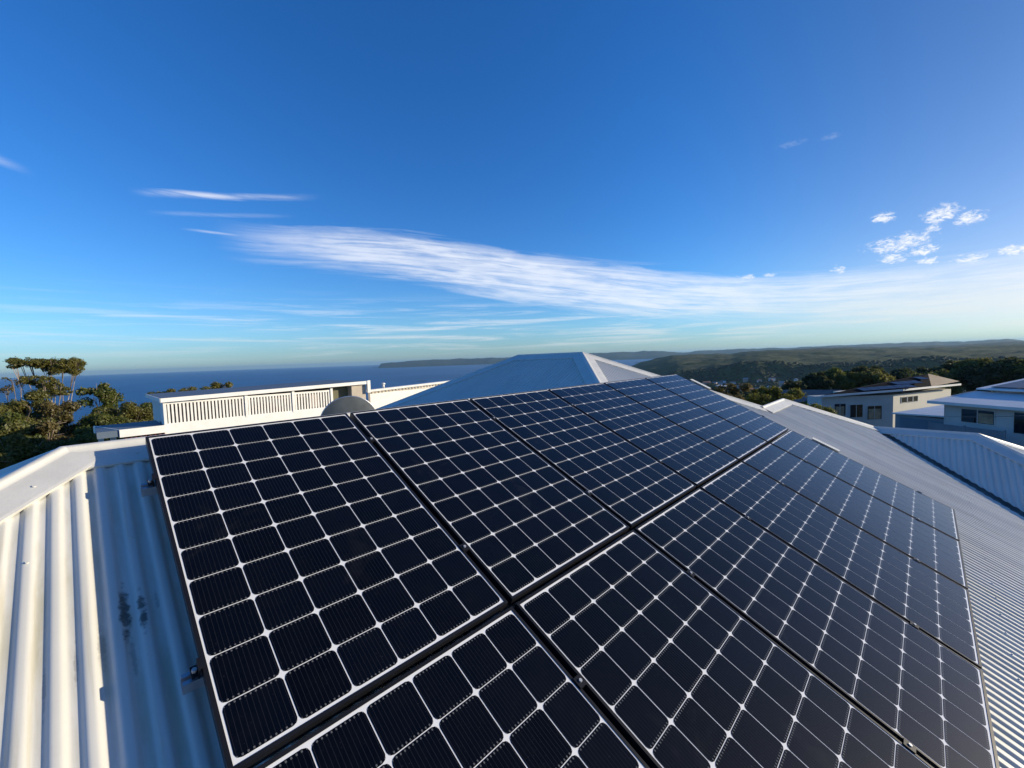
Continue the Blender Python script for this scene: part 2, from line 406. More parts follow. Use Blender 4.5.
def ground_z(r, azd):
    if azd > 180: azd -= 360
    x = r * math.cos(R(azd)); y = r * math.sin(R(azd))
    edge = lerp_tab(MID_EDGE, azd); top_ = lerp_tab(MID_TOP, azd)
    w = 120.0 * fbm(x / 420, y / 420, 3, 5.0) if r > 500 else 0.0
    rr = r + w
    inland = [(0, -6.6), (16, -6.8), (30, -8.4), (60, -11.2), (120, -15.5), (180, -20), (300, -33), (480, -60), (800, -80), (1300, -86), (1372, edge - 4), (1420, edge), (1700, edge * .9 + top_ * .1 - 3), (2400, (edge + top_ * 2) / 3), (3400, top_), (4000, top_ - 25), (5200, -99), (20000, -105)]
    coast = [(0, -6.6), (16, -6.8), (30, -8.6), (60, -15), (120, -30), (260, -62), (420, -90), (600, -99), (20000, -110)]
    k = min(1.0, max(0.0, (azd - 27) / 9.0)) if azd < 120 else 1.0
    if azd < -95: k = min(1.0, (-95 - azd) / 20.0)
    z = lerp_tab(inland, rr) * (1 - k) + lerp_tab(coast, r) * k
    if r > 90: z += fbm(x / 170, y / 170, 5, 1.0) * min(7.0, (r - 90) / 60)
    if r > 1100 and k < 0.5: z += fbm(x / 150, y / 150, 4, 9.0) * 9.0 + fbm(x / 45, y / 45, 2, 4.0) * 2.4
    return z

def forest_ground():
    m = bpy.data.materials.new('bushland'); m.use_nodes = True
    g = NG(m.node_tree); b = g.n['Principled BSDF']
    P = g.new('ShaderNodeTexCoord').outputs['Object']
    n = g.noise(P, 0.012, 6.0, 0.65); n2 = g.noise(P, 0.11, 5.0, 0.7)
    c = g.mix(g.smooth(n, 0.35, 0.65), (0.036, 0.052, 0.013), (0.078, 0.080, 0.024))
    c = g.mix(g.smooth(g.noise(P, 0.0035, 4.0, 0.6), 0.48, 0.66), c, (0.095, 0.088, 0.036))
    c = g.mix(g.mul(g.smooth(n2, 0.4, 0.75), 0.6), c, (0.020, 0.030, 0.012))
    g.put(b.inputs['Base Color'], c); b.inputs['Roughness'].default_value = 0.95; b.inputs['Specular IOR Level'].default_value = 0.1
    bp = g.new('ShaderNodeBump'); bp.inputs['Strength'].default_value = 0.7; bp.inputs['Distance'].default_value = 4.0
    g.put(bp.inputs['Height'], n2); g.l.new(bp.outputs[0], b.inputs['Normal'])
    return m
M_BUSH = forest_ground()

def build_terrain():
    azs = []
    a = -180.0
    while a < 180.0:
        azs.append(a); a += 0.16 if -12 <= a < 40 else (0.8 if 40 <= a < 105 or -20 < a < -12 else 4.0)
    rs = [0.0]; r = 8.0
    while r < 7000: rs.append(r); r *= 1.07 if r < 900 else (1.012 if r < 3600 else 1.1)
    verts = [(0, 0, ground_z(0, 0))]; faces = []
    na = len(azs)
    for r in rs[1:]:
        for a in azs: verts.append((r * math.cos(R(a)), r * math.sin(R(a)), ground_z(r, a)))
    for i in range(na): faces.append((0, 1 + i, 1 + (i + 1) % na))
    for k in range(len(rs) - 2):
        o0 = 1 + k * na; o1 = o0 + na
        for i in range(na):
            j = (i + 1) % na
            faces.append((o0 + i, o1 + i, o1 + j, o0 + j))
    me = bpy.data.meshes.new('terrain'); me.from_pydata(verts, [], faces); me.update()
    me.polygons.foreach_set('use_smooth', [True] * len(faces)); me.materials.append(M_BUSH)
    o = bpy.data.objects.new('terrain', me); COL.objects.link(o)
    tag(o, kind='structure')
build_terrain()

def sea():
    m = bpy.data.materials.new('sea_water'); m.use_nodes = True
    g = NG(m.node_tree); b = g.n['Principled BSDF']
    P = g.new('ShaderNodeTexCoord').outputs['Object']
    n = g.noise(P, 0.0016, 5.0, 0.6)
    g.put(b.inputs['Base Color'], g.mix(g.smooth(n, 0.35, 0.65), (0.006, 0.070, 0.185), (0.014, 0.098, 0.24)))
    b.inputs['Roughness'].default_value = 0.45; b.inputs['IOR'].default_value = 1.33; b.inputs['Specular IOR Level'].default_value = 0.3
    bp = g.new('ShaderNodeBump'); bp.inputs['Strength'].default_value = 0.6; bp.inputs['Distance'].default_value = 1.5
    g.put(bp.inputs['Height'], g.noise(P, 0.12, 5.0, 0.6)); g.l.new(bp.outputs[0], b.inputs['Normal'])
    mb = MB(); n_ = 128
    ring = [(36000 * math.cos(2 * math.pi * i / n_), 36000 * math.sin(2 * math.pi * i / n_), SEA_Z) for i in range(n_)]
    mb.face(ring)
    tag(mb.build('sea', m), kind='structure')
sea()

FAR = [(-40, .2), (-6.1, .116), (-5.2, .26), (-3.7, .187), (-1.5, .197), (3.5, .269), (8.4, .25), (11.6, .171), (16.2, .251), (20.4, .226), (22.4, .06), (25.8, .388), (28.8, .439), (33.5, .419), (37, .30), (40.6, .405), (45.4, .219), (47.8, .249), (50.5, .261), (53.2, .326), (56.2, .27), (58.9, .179), (60.9, .08), (61.7, .03), (62.1, -.58), (66, -.60), (75, -.62), (100, -.62)]
MIDR = [(-40, .05), (-12, .06), (-6, .03), (-3, -.05), (0, -.10), (4, .0), (8, .04), (11, -.04), (14, -.02), (17, -.20), (19.5, -.50), (21.5, -.95), (23, -1.05), (60, -1.05)]
def far_hills():
    """coast and ranges beyond the bay, ten to thirteen kilometres away"""
    M_FAR = mat('far_bush', (0.040, 0.048, 0.026), 0.95, 0.1, 0.3, 0.0012)
    ridge_sheet('far_hills', M_FAR, FAR, [9000, 9150, 9400, 9700, 10000, 10300, 10700, 11200, 12000, 13000], 10300, 900, 9.0, 104)
    ridge_sheet('middle_hills', M_FAR, MIDR, [4700, 4800, 4950, 5100, 5250, 5400, 5600, 5900, 6300, 6900], 5400, 600, 6.0, 64)
def ridge_sheet(name, M_FAR, FAR, rs, rtop, wl, rough, span_):
    verts = []; faces = []
    azs = [-40 + 0.1 * i for i in range(int(span_ / 0.1) + 1)]
    pr = [-0.02, 0.28, 0.50, 0.72, 0.93, 1.0, 0.9, 0.7, 0.3, -0.05]
    for r, p in zip(rs, pr):
        for a in azs:
            e = lerp_tab(FAR, a) + 0.05 * fbm(a * 0.9, rtop * 0.01, 4, 3.0)
            h = 0.3 + math.tan(R(e)) * rtop - SEA_Z
            x, y = r * math.cos(R(a)), r * math.sin(R(a))
            z = SEA_Z + h * p * (1 + 0.6 * fbm(x / wl, y / wl, 5, 2.0) * (1 - 0.85 * abs(p) ** 2)) + rough * fbm(x / 330, y / 330, 3, 7.0) - 2
            verts.append((x, y, z))
    na = len(azs)
    for k in range(len(rs) - 1):
        for i in range(na - 1): faces.append((k * na + i, (k + 1) * na + i, (k + 1) * na + i + 1, k * na + i + 1))
    me = bpy.data.meshes.new(name); me.from_pydata(verts, [], faces); me.polygons.foreach_set('use_smooth', [True] * len(faces)); me.materials.append(M_FAR)
    o = bpy.data.objects.new(name, me); COL.objects.link(o); tag(o, kind='structure')
far_hills()

def haze():
    m = bpy.data.materials.new('haze_air'); m.use_nodes = True
    g = NG(m.node_tree); g.n.clear()
    pv = g.new('ShaderNodeVolumePrincipled')
    pv.inputs['Color'].default_value = (0.34, 0.60, 0.86, 1); pv.inputs['Density'].default_value = HAZE; pv.inputs['Anisotropy'].default_value = 0.2
    out = g.new('ShaderNodeOutputMaterial'); g.l.new(pv.outputs[0], out.inputs['Volume'])
    mb = MB(); mb.span(-37000, 37000, -37000, 37000, -112, 130)
    tag(mb.build('haze', m), kind='stuff')
HAZE = 4.0e-5
haze()

# =========================================================== the house roof
RIDGE_Y, RIDGE_Z = 0.196, -0.0605
def interval(poly, s):
    ts = []
    n = len(poly)
    for i in range(n):
        (a, b), (c, d_) = poly[i], poly[(i + 1) % n]
        if (a - s) * (c - s) <= 0 and a != c: ts.append(b + (d_ - b) * (s - a) / (c - a))
    return (min(ts), max(ts)) if len(ts) >= 2 else None
def corrugated(name, parent, origin, ax, dn, poly, shift=20.0, screws=()):
    """corrugated sheet: ax across the corrugations, dn the level heading of the fall; poly in (across, level run down)"""
    ax, dn = Vector(ax), Vector(dn)
    f = (dn - Vector((0, 0, TAN))); n = ax.cross(f).normalized()
    if n.z < 0: n = -n
    mb = MB(); mb.uv = {}; SEG = 14
    s0 = min(p[0] for p in poly) + 1e-4; s1 = max(p[0] for p in poly) - 1e-4
    cols = []; s = s0
    while s < s1: cols.append(s); s += PITCH / SEG
    cols.append(s1)
    prev = None
    for s in cols:
        iv = interval(poly, s)
        if iv is None: prev = None; continue
        w = AMP * math.tanh(1.9 * math.cos(2 * math.pi * (s - CREST) / PITCH)) / math.tanh(1.9)
        row = []
        K = 6
        for k in range(K + 1):
            t = iv[0] + (iv[1] - iv[0]) * k / K
            row.append(mb.vert(Vector(origin) + ax * s + f * t + n * w))
            mb.uv[row[-1]] = (s + shift, RIDGE_Y - t)
        if prev:
            for k in range(K): mb.f.append((prev[k], prev[k + 1], row[k + 1], row[k])); mb.sm.append(True)
        prev = row
    # screw heads along the battens
    for t in screws:
        k = 0
        s = CREST + math.ceil((s0 - CREST) / PITCH) * PITCH
        while s < s1:
            iv = interval(poly, s)
            if iv and iv[0] + .1 < t < iv[1] - .1 and k % 4 == 1:
                c = Vector(origin) + ax * s + f * t + n * (AMP + 0.003)
                mb.tube([c - n * 0.005, c + n * 0.001], 0.0048, 6)
            s += PITCH; k += 1
    o = mb.build(name, M_ROOF, parent)
    return o
def cap(name, parent, p0, p1, n1, n2, w=0.165, roll=0.016, lift=0.011, lip=0.012):
    """roll-topped flashing along p0-p1 over two faces with normals n1, n2"""
    p0, p1 = Vector(p0), Vector(p1); L = (p1 - p0).normalized()
    def flange(nn, other):
        f = nn.cross(L).normalized()
        if f.dot(Vector(other)) > 0: f = -f
        return f
    n1, n2 = Vector(n1).normalized(), Vector(n2).normalized()
    f1 = flange(n1, n2 - n1); f2 = flange(n2, n1 - n2)
    upv = (n1 + n2).normalized()
    o1, o2 = n1 * lift, n2 * lift
    prof = [f1 * w + o1 - n1 * lip, f1 * (w + 0.003) + o1 + n1 * 0.002, f1 * (w - 0.010) + o1 + n1 * 0.004, f1 * 0.034 + o1 + n1 * 0.006]
    c = upv * (lift + 0.006)
    for k in range(9):
        a = math.pi * (k / 8.0)
        side = (f1 - upv * f1.dot(upv)).normalized()
        prof.append(c + (side * math.cos(a) * 0.024 + upv * math.sin(a) * roll))
    prof += [f2 * 0.034 + o2 + n2 * 0.006, f2 * (w - 0.010) + o2 + n2 * 0.004, f2 * (w + 0.003) + o2 + n2 * 0.002, f2 * w + o2 - n2 * lip]
    mb = MB(); i = len(mb.v); n = len(prof)
    for q in prof: mb.v.append(tuple(p0 + q))
    for q in prof: mb.v.append(tuple(p1 + q))
    for k in range(n - 1):
        mb.f.append((k, k + 1, n + k + 1, n + k)); mb.sm.append(3 <= k <= 11)
    # a screw every 60 cm on each flange
    ln = (p1 - p0).length; t = 0.25
    while t < ln - 0.1:
        for (f, nn, o_) in ((f1, n1, o1), (f2, n2, o2)):
            b = p0 + L * t + f * 0.105 + o_ + nn * 0.004
            mb.tube([b, b + nn * 0.005], 0.006, 6)
        t += 0.6
    return mb.build(name, M_CAP, parent)

house = empty('house', (0, 0, -6.8), 'white corrugated steel hip roof carrying the solar array, blue-shaded wings behind and right', 'house')
class _P:                              # children keep world coordinates under the house
    pass
nF, nB = Vector((0, -TAN, 1)), Vector((0, TAN, 1)); nL, nR = Vector((-TAN, 0, 1)), Vector((TAN, 0, 1))
EAVE = 5.15
XL, X1, X2 = -0.262, 6.06, 8.46        # left apex, apex where the first hip drops, start of the second hip
Y1 = -0.90                             # level of the short lower ridge
XA = X1 + (RIDGE_Y - Y1)               # foot of the first hip
X3, Y3 = 9.60, Y1 - (9.60 - X2)        # head of the valley
def zf(y): return RIDGE_Z - TAN * (RIDGE_Y - y)
run = lambda y: RIDGE_Y - y
corrugated('front_roof_slope', house, (0, RIDGE_Y, RIDGE_Z), (1, 0, 0), (0, -1, 0),
           [(XL, 0), (X1, 0), (XA, run(Y1)), (X2, run(Y1)), (X3 - 0.02, run(Y3) - 0.02), (X3 - 0.11, run(Y3)), (X3 - 0.09 - (EAVE - run(Y3)), EAVE), (XL - EAVE, EAVE)], shift=0.0, screws=(0.62, 1.5, 2.4, 3.3, 4.2))
corrugated('left_roof_slope', house, (XL, RIDGE_Y, RIDGE_Z), (0, 1, 0), (-1, 0, 0), [(0, 0), (-EAVE, EAVE), (EAVE, EAVE)], screws=(1.0, 2.0))
corrugated('rear_roof_slope', house, (0, RIDGE_Y, RIDGE_Z), (1, 0, 0), (0, 1, 0), [(XL, 0), (X1, 0), (X1 + EAVE, EAVE), (XL - EAVE, EAVE)])
corrugated('right_roof_slope', house, (X1, RIDGE_Y, RIDGE_Z), (0, 1, 0), (1, 0, 0), [(0, 0), (Y1 - RIDGE_Y, run(Y1)), (EAVE, EAVE)])
cap('ridge_cap', house, (XL - 0.004, RIDGE_Y, RIDGE_Z), (X1, RIDGE_Y, RIDGE_Z), nF, nB)
cap('hip_cap', house, (XL, RIDGE_Y, RIDGE_Z + 0.003), (XL - EAVE, RIDGE_Y - EAVE, RIDGE_Z + 0.003 - TAN * EAVE), nF, nL)
cap('hip_cap', house, (XL, RIDGE_Y, RIDGE_Z), (XL - EAVE, RIDGE_Y + EAVE, RIDGE_Z - TAN * EAVE), nB, nL)
cap('hip_cap', house, (X1, RIDGE_Y, RIDGE_Z + 0.003), (XA, Y1, zf(Y1) + 0.003), nF, nR)
cap('ridge_cap', house, (XA - 0.05, Y1, zf(Y1) + 0.004), (X2, Y1, zf(Y1) + 0.004), nF, nB)
cap('hip_cap', house, (X2, Y1, zf(Y1) + 0.006), (X3, Y3, zf(Y3) + 0.006), nF, nR)
# rear side of the short lower ridge
corrugated('rear_roof_slope', house, (XA, Y1, zf(Y1)), (1, 0, 0), (0, 1, 0), [(0, 0), (X2 - XA, 0), (X2 - XA + 3.0, 3.0), (0.0, 3.0)])
# right wing, its shaded slope facing the array
RW_Y = -3.29
Z3 = zf(Y3)
corrugated('wing_roof_slope', house, (X3, Y3, Z3), (0, 1, 0), (-1, 0, 0), [(-0.08, 0.0), (RW_Y - Y3, 0.0), (RW_Y - Y3 - 3.6, 3.6), (-3.68, 3.6)], screws=(0.7, 1.5))
corrugated('wing_roof_slope', house, (X3, RW_Y, Z3), (1, 0, 0), (0, -1, 0), [(0, 0), (-3.6, 3.6), (3.6, 3.6)])
corrugated('wing_roof_slope', house, (X3, Y3, Z3), (0, 1, 0), (1, 0, 0), [(2.0, 0), (RW_Y - Y3, 0), (RW_Y - Y3 - 3.6, 3.6), (2.0, 3.6)])
cap('ridge_cap', house, (X3, Y3 + 0.12, Z3), (X3, RW_Y, Z3), nL, nR)
cap('hip_cap', house, (X3, RW_Y, Z3 + 0.003), (X3 - 3.6, RW_Y - 3.6, Z3 + 0.003 - TAN * 3.6), nL, nF)
cap('hip_cap', house, (X3, RW_Y, Z3 + 0.003), (X3 + 3.6, RW_Y - 3.6, Z3 + 0.003 - TAN * 3.6), nF, nR)
# valley gutter between the main slope and the wing
vb = MB()
va, vd = Vector((X3, Y3, Z3)), Vector((-1, -1, -TAN)).normalized()
side = Vector((1, -1, 0)).normalized()
ln = 5.6
for (a, b, za, zb) in ((-0.13, -0.04, 0.022, -0.018), (-0.04, 0.04, -0.018, -0.018), (0.04, 0.13, -0.018, 0.022)):
    vb.face([va + side * a + Vector((0, 0, za)), va + side * b + Vector((0, 0, zb)), va + vd * ln + side * b + Vector((0, 0, zb)), va + vd * ln + side * a + Vector((0, 0, za))])
vb.build('valley_gutter', M_GUT, house)
# rear wing with its hip end towards the array
CX, CY0, CY1, CZ = 5.60, 1.352, 2.79, 0.352
EV = 5.6
corrugated('rear_wing_slope', house, (CX, CY0, CZ), (0, 1, 0), (-1, 0, 0), [(0, 0), (CY1 - CY0, 0), (CY1 - CY0 + EV, EV), (-EV, EV)], screws=(0.9, 1.8, 2.7))
corrugated('rear_wing_slope', house, (CX, CY0, CZ), (1, 0, 0), (0, -1, 0), [(0, 0), (EV, EV), (-EV, EV)], screws=(0.6, 1.2))
corrugated('rear_wing_slope', house, (CX, CY0, CZ), (0, 1, 0), (1, 0, 0), [(0, 0), (CY1 - CY0, 0), (CY1 - CY0 + EV, EV), (-EV, EV)])
corrugated('rear_wing_slope', house, (CX, CY1, CZ), (1, 0, 0), (0, 1, 0), [(0, 0), (EV, EV), (-EV, EV)])
cap('ridge_cap', house, (CX, CY0, CZ), (CX, CY1, CZ), nL, nR)
for (sx, sy, y0) in ((-1, -1, CY0), (1, -1, CY0), (-1, 1, CY1), (1, 1, CY1)):
    cap('hip_cap', house, (CX, y0, CZ + 0.003), (CX + sx * EV, y0 + sy * EV, CZ + 0.003 - TAN * EV), nF if sy < 0 else nB, nL if sx < 0 else nR)
# walls under the eaves
wb = MB()
wb.span(XL - EAVE + 0.6, 6.4, RIDGE_Y - EAVE + 0.6, RIDGE_Y + EAVE - 0.6, -6.9, -2.75)
wb.span(0.8, CX + EV - 0.7, RIDGE_Y + 1.0, CY1 + EV - 0.7, -6.9, -2.55)
wb.span(6.7, X3 + 2.9, RW_Y - 2.9, -1.2, -6.9, -3.1)
wb.build('wall', M_WHITEWALL, house)
for o in kids(house): o.matrix_parent_inverse = Matrix.Translation((0, 0, 6.8))

# ============================================================ solar array
PU, PV = 1.01563, 1.63279
GW, GH = 0.48309, 0.79365
LIP = 0.0115
def make_panel():
    root = empty('solar_panel')
    root.rotation_euler = (TILT, 0, 0)
    fr = MB()
    W2, H2 = GW + LIP, GH + LIP
    for s in (-1, 1):
        fr.span(s * GW, s * W2, -H2, H2, -0.040, 0.0)
        fr.span(-GW, GW, s * GH, s * H2, -0.040, 0.0)
    fr.build('frame', M_FRAME, root)
    bs = MB()
    bs.span(-GW, GW, -GH, GH, -0.0085, -0.0025)
    bs.build('backsheet', M_BACK, root)
    ce = MB()
    a, b, c = CU / 2 - 0.0021, CV / 2 - 0.0015, 0.0165
    pro = []
    for (sx, sy, t0) in ((1, 1, 0), (-1, 1, 90), (-1, -1, 180), (1, -1, 270)):
        # a slightly bowed chamfer at each corner of the pseudo-square wafer
        pts = [(a, b - c), (a - c * 0.22, b - c * 0.42), (a - c * 0.42, b - c * 0.22), (a - c, b)]
        if sx * sy < 0: pts = pts[::-1]
        pro += [(sx * p, sy * q) for p, q in pts]
    for i in range(6):
        for j in range(10):
            x, y = (i - 2.5) * CU, (j - 4.5) * CV
            ce.face([(x + p, y + q, -0.0017) for p, q in pro])
    ce.build('cell_grid', M_CELL, root)
    return root
ORD = ['first', 'second', 'third', 'fourth', 'fifth', 'sixth']
proto = None
for j in range(2):
    for i in range(6):
        p = make_panel() if proto is None else copy_tree(proto)
        if proto is None: proto = p
        c = apt((i + .5) * PU, (j + .5) * PV)
        p.location = c
        where = ['leftmost', 'second from the left', 'third from the left', 'fourth from the left', 'fifth from the left', 'rightmost'][i]
        rown = ['upper row', 'lower row'][j]
        tag(p, 'black solar panel, %s in the %s' % (where, rown), 'solar panel', 'solar panels of the roof array')

RAILS_V = (0.340, 1.294, 2.008, 2.962)
rail_names = ['uppermost', 'second from the ridge', 'third from the ridge', 'lowermost']
AXV = (Vector((1, 0, 0)), Vector((0, NZ, -NY)), N.copy())      # along the ridge, up the slope, outwards
for k, v in enumerate(RAILS_V):
    o = empty('mounting_rail', apt(3.05, v, -H_ROOF + AMP), 'aluminium mounting rail under the solar array, %s' % rail_names[k], 'mounting rail', 'mounting rails under the array')
    o.rotation_euler = (TILT, 0, 0)
    mb = MB()
    L0, L1 = -0.034 - 3.05, 6.115 - 3.05
    zt, zb = H_ROOF - AMP - 0.0405, H_ROOF - AMP - 0.0405 - 0.042
    # open channel: floor, two webs, two inward lips
    mb.span(L0, L1, -0.019, 0.019, zb, zb + 0.004)
    mb.span(L0, L1, -0.019, -0.015, zb + 0.004, zt); mb.span(L0, L1, 0.015, 0.019, zb + 0.004, zt)
    mb.span(L0, L1, -0.015, -0.006, zt - 0.004, zt); mb.span(L0, L1, 0.006, 0.015, zt - 0.004, zt)
    mb.build('channel', M_RAIL, o)
    for x in (0.30, 1.4, 2.5, 3.6, 4.7, 5.8):
        f = MB(); x0 = CREST + round((x - CREST) / PITCH) * PITCH - 3.05
        f.span(x0 - 0.02, x0 + 0.02, 0.0195, 0.0245, 0.004, zb + 0.036)
        f.span(x0 - 0.02, x0 + 0.02, 0.0195, 0.075, 0.0, 0.004)
        f.tube([(x0, 0.055, 0.004), (x0, 0.055, 0.011)], 0.007, 6)
        f.build('roof_foot', M_RAIL, o)

def make_mid():
    o = empty('mid_clamp'); o.rotation_euler = (TILT, 0, 0)
    b = MB(); gapw = PU - 2 * (GW + LIP)
    b.span(-gapw / 2 - 0.006, gapw / 2 + 0.006, -0.020, 0.020, 0.0012, 0.0042)
    b.span(-gapw / 2 + 0.003, gapw / 2 - 0.003, -0.020, 0.020, -0.034, 0.0012)
    b.build('clamp_plate', M_FRAME, o)
    t = MB(); t.tube([(0, 0, 0.0042), (0, 0, 0.0095)], 0.0068, 6, smooth=False); t.build('bolt', M_BOLT, o)
    return o
def make_end():
    o = empty('end_clamp'); o.rotation_euler = (TILT, 0, 0)
    b = MB()                                   # Z-shaped clamp gripping the outer frame
    b.span(-0.006, 0.008, -0.019, 0.019, 0.0012, 0.0042)
    b.span(-0.010, -0.006, -0.019, 0.019, -0.030, 0.0042)
    b.span(-0.026, -0.010, -0.019, 0.019, -0.030, -0.024)
    b.span(-0.010, -0.006, -0.019, 0.019, -0.0405, -0.030)
    b.build('clamp_plate', M_FRAME, o)
    t = MB(); t.tube([(-0.0175, 0, -0.024), (-0.0175, 0, -0.013)], 0.0072, 6, smooth=False); t.build('bolt', M_BOLT, o)
    return o
mid = end = None
for k, v in enumerate(RAILS_V):
    for i in range(1, 6):
        c = make_mid() if mid is None else copy_tree(mid)
        if mid is None: mid = c
        c.location = apt(i * PU, v)
        tag(c, 'small black clamp, %s rail, between %s and %s panels' % (rail_names[k], ORD[i - 1], ORD[i]), 'clamp', 'clamps between the panels')
    for s in (0, 1):
        c = make_end() if end is None else copy_tree(end)
        if end is None: end = c
        e0 = 0.5 * PU - GW - LIP
        c.location = apt(e0 if s == 0 else 6 * PU - e0, v)
        c.rotation_euler = (TILT, 0, 0) if s == 0 else (Matrix.Rotation(TILT, 3, 'X') @ Matrix.Rotation(math.pi, 3, 'Z')).to_euler()
        tag(c, 'black end clamp on the %s rail, %s edge of array' % (rail_names[k], 'left' if s == 0 else 'right'), 'clamp', 'clamps at the ends of the rails')
# short white cover strips at the right ends of two rails
for (v, lab) in ((0.365, 'short white metal cover strip at the upper right corner of the array, near the ridge'), (2.03, 'short white metal cover strip at the right edge of the lower row of panels')):
    mb = MB()
    c = apt(6.165, v, 0.008)
    mb.box(c, 0.085, 0.30, 0.004, AXV)
    mb.box(apt(6.2055, v, -0.022), 0.004, 0.30, 0.056, AXV)
    mb.box(apt(6.165, v, -0.052), 0.085, 0.30, 0.004, AXV)
    tag(mb.build('cover_strip', M_CAP, origin=c), lab, 'cover strip', 'white cover strips at the right edge of the array')

# ========================================================= satellite dish
def dish():
    base = Vector((1.98, 1.98, -0.93))
    o = empty('satellite_dish', base, 'dark grey satellite dish rising behind the top edge of the solar array', 'satellite dish')
    c = Vector((1.87, 1.90, -0.335)); ax = Vector((0.30, 0.88, 0.30)).normalized()     # looks away from the viewer
    a = ax.cross(Vector((0, 0, 1))).normalized(); b = a.cross(ax)
    RD, DP = 0.312, 0.050
    mb = MB(); rings = 10; seg = 48
    for sgn, off in ((1, 0.0), (-1, -0.004)):
        i0 = len(mb.v); mb.v.append(tuple(c + ax * (off - DP)))
        for r in range(1, rings + 1):
            q = r / rings
            for k in range(seg):
                t = 2 * math.pi * k / seg
                mb.v.append(tuple(c + (a * math.cos(t) * 0.97 + b * math.sin(t)) * RD * q + ax * (off - DP * (1 - q * q))))
        for k in range(seg): mb.f.append((i0, i0 + 1 + k, i0 + 1 + (k + 1) % seg)); mb.sm.append(True)
        for r in range(rings - 1):
            for k in range(seg):
                p, q = i0 + 1 + r * seg, i0 + 1 + (r + 1) * seg
                mb.f.append((p + k, q + k, q + (k + 1) % seg, p + (k + 1) % seg)); mb.sm.append(True)
    refl = mb.build('reflector', M_DISH, o)
    rim = MB(); rim.tube([c + (a * math.cos(2 * math.pi * k / seg) * 0.97 + b * math.sin(2 * math.pi * k / seg)) * RD for k in range(seg + 1)], 0.006, 6, cap=False)
    rim.build('rim', M_RAIL, o)
    arm = MB(); arm.tube([c - b * RD * 0.95 - ax * 0.02, c - b * RD * 0.9 + ax * 0.34], 0.012, 8); arm.build('feed_arm', M_DISH, o)
    l = MB(); l.tube([c - b * RD * 0.9 + ax * 0.33, c - b * RD * 0.62 + ax * 0.30], [0.03, 0.035], 12); l.build('receiver', M_WHITE, o)
    pole = MB(); pole.tube([base, base + Vector((0, 0, 0.35)), c - ax * (DP + 0.05)], 0.02, 10); pole.build('mast', M_RAIL, o)
    for ch in kids(o): ch.matrix_parent_inverse = Matrix.Translation(-base)
dish()

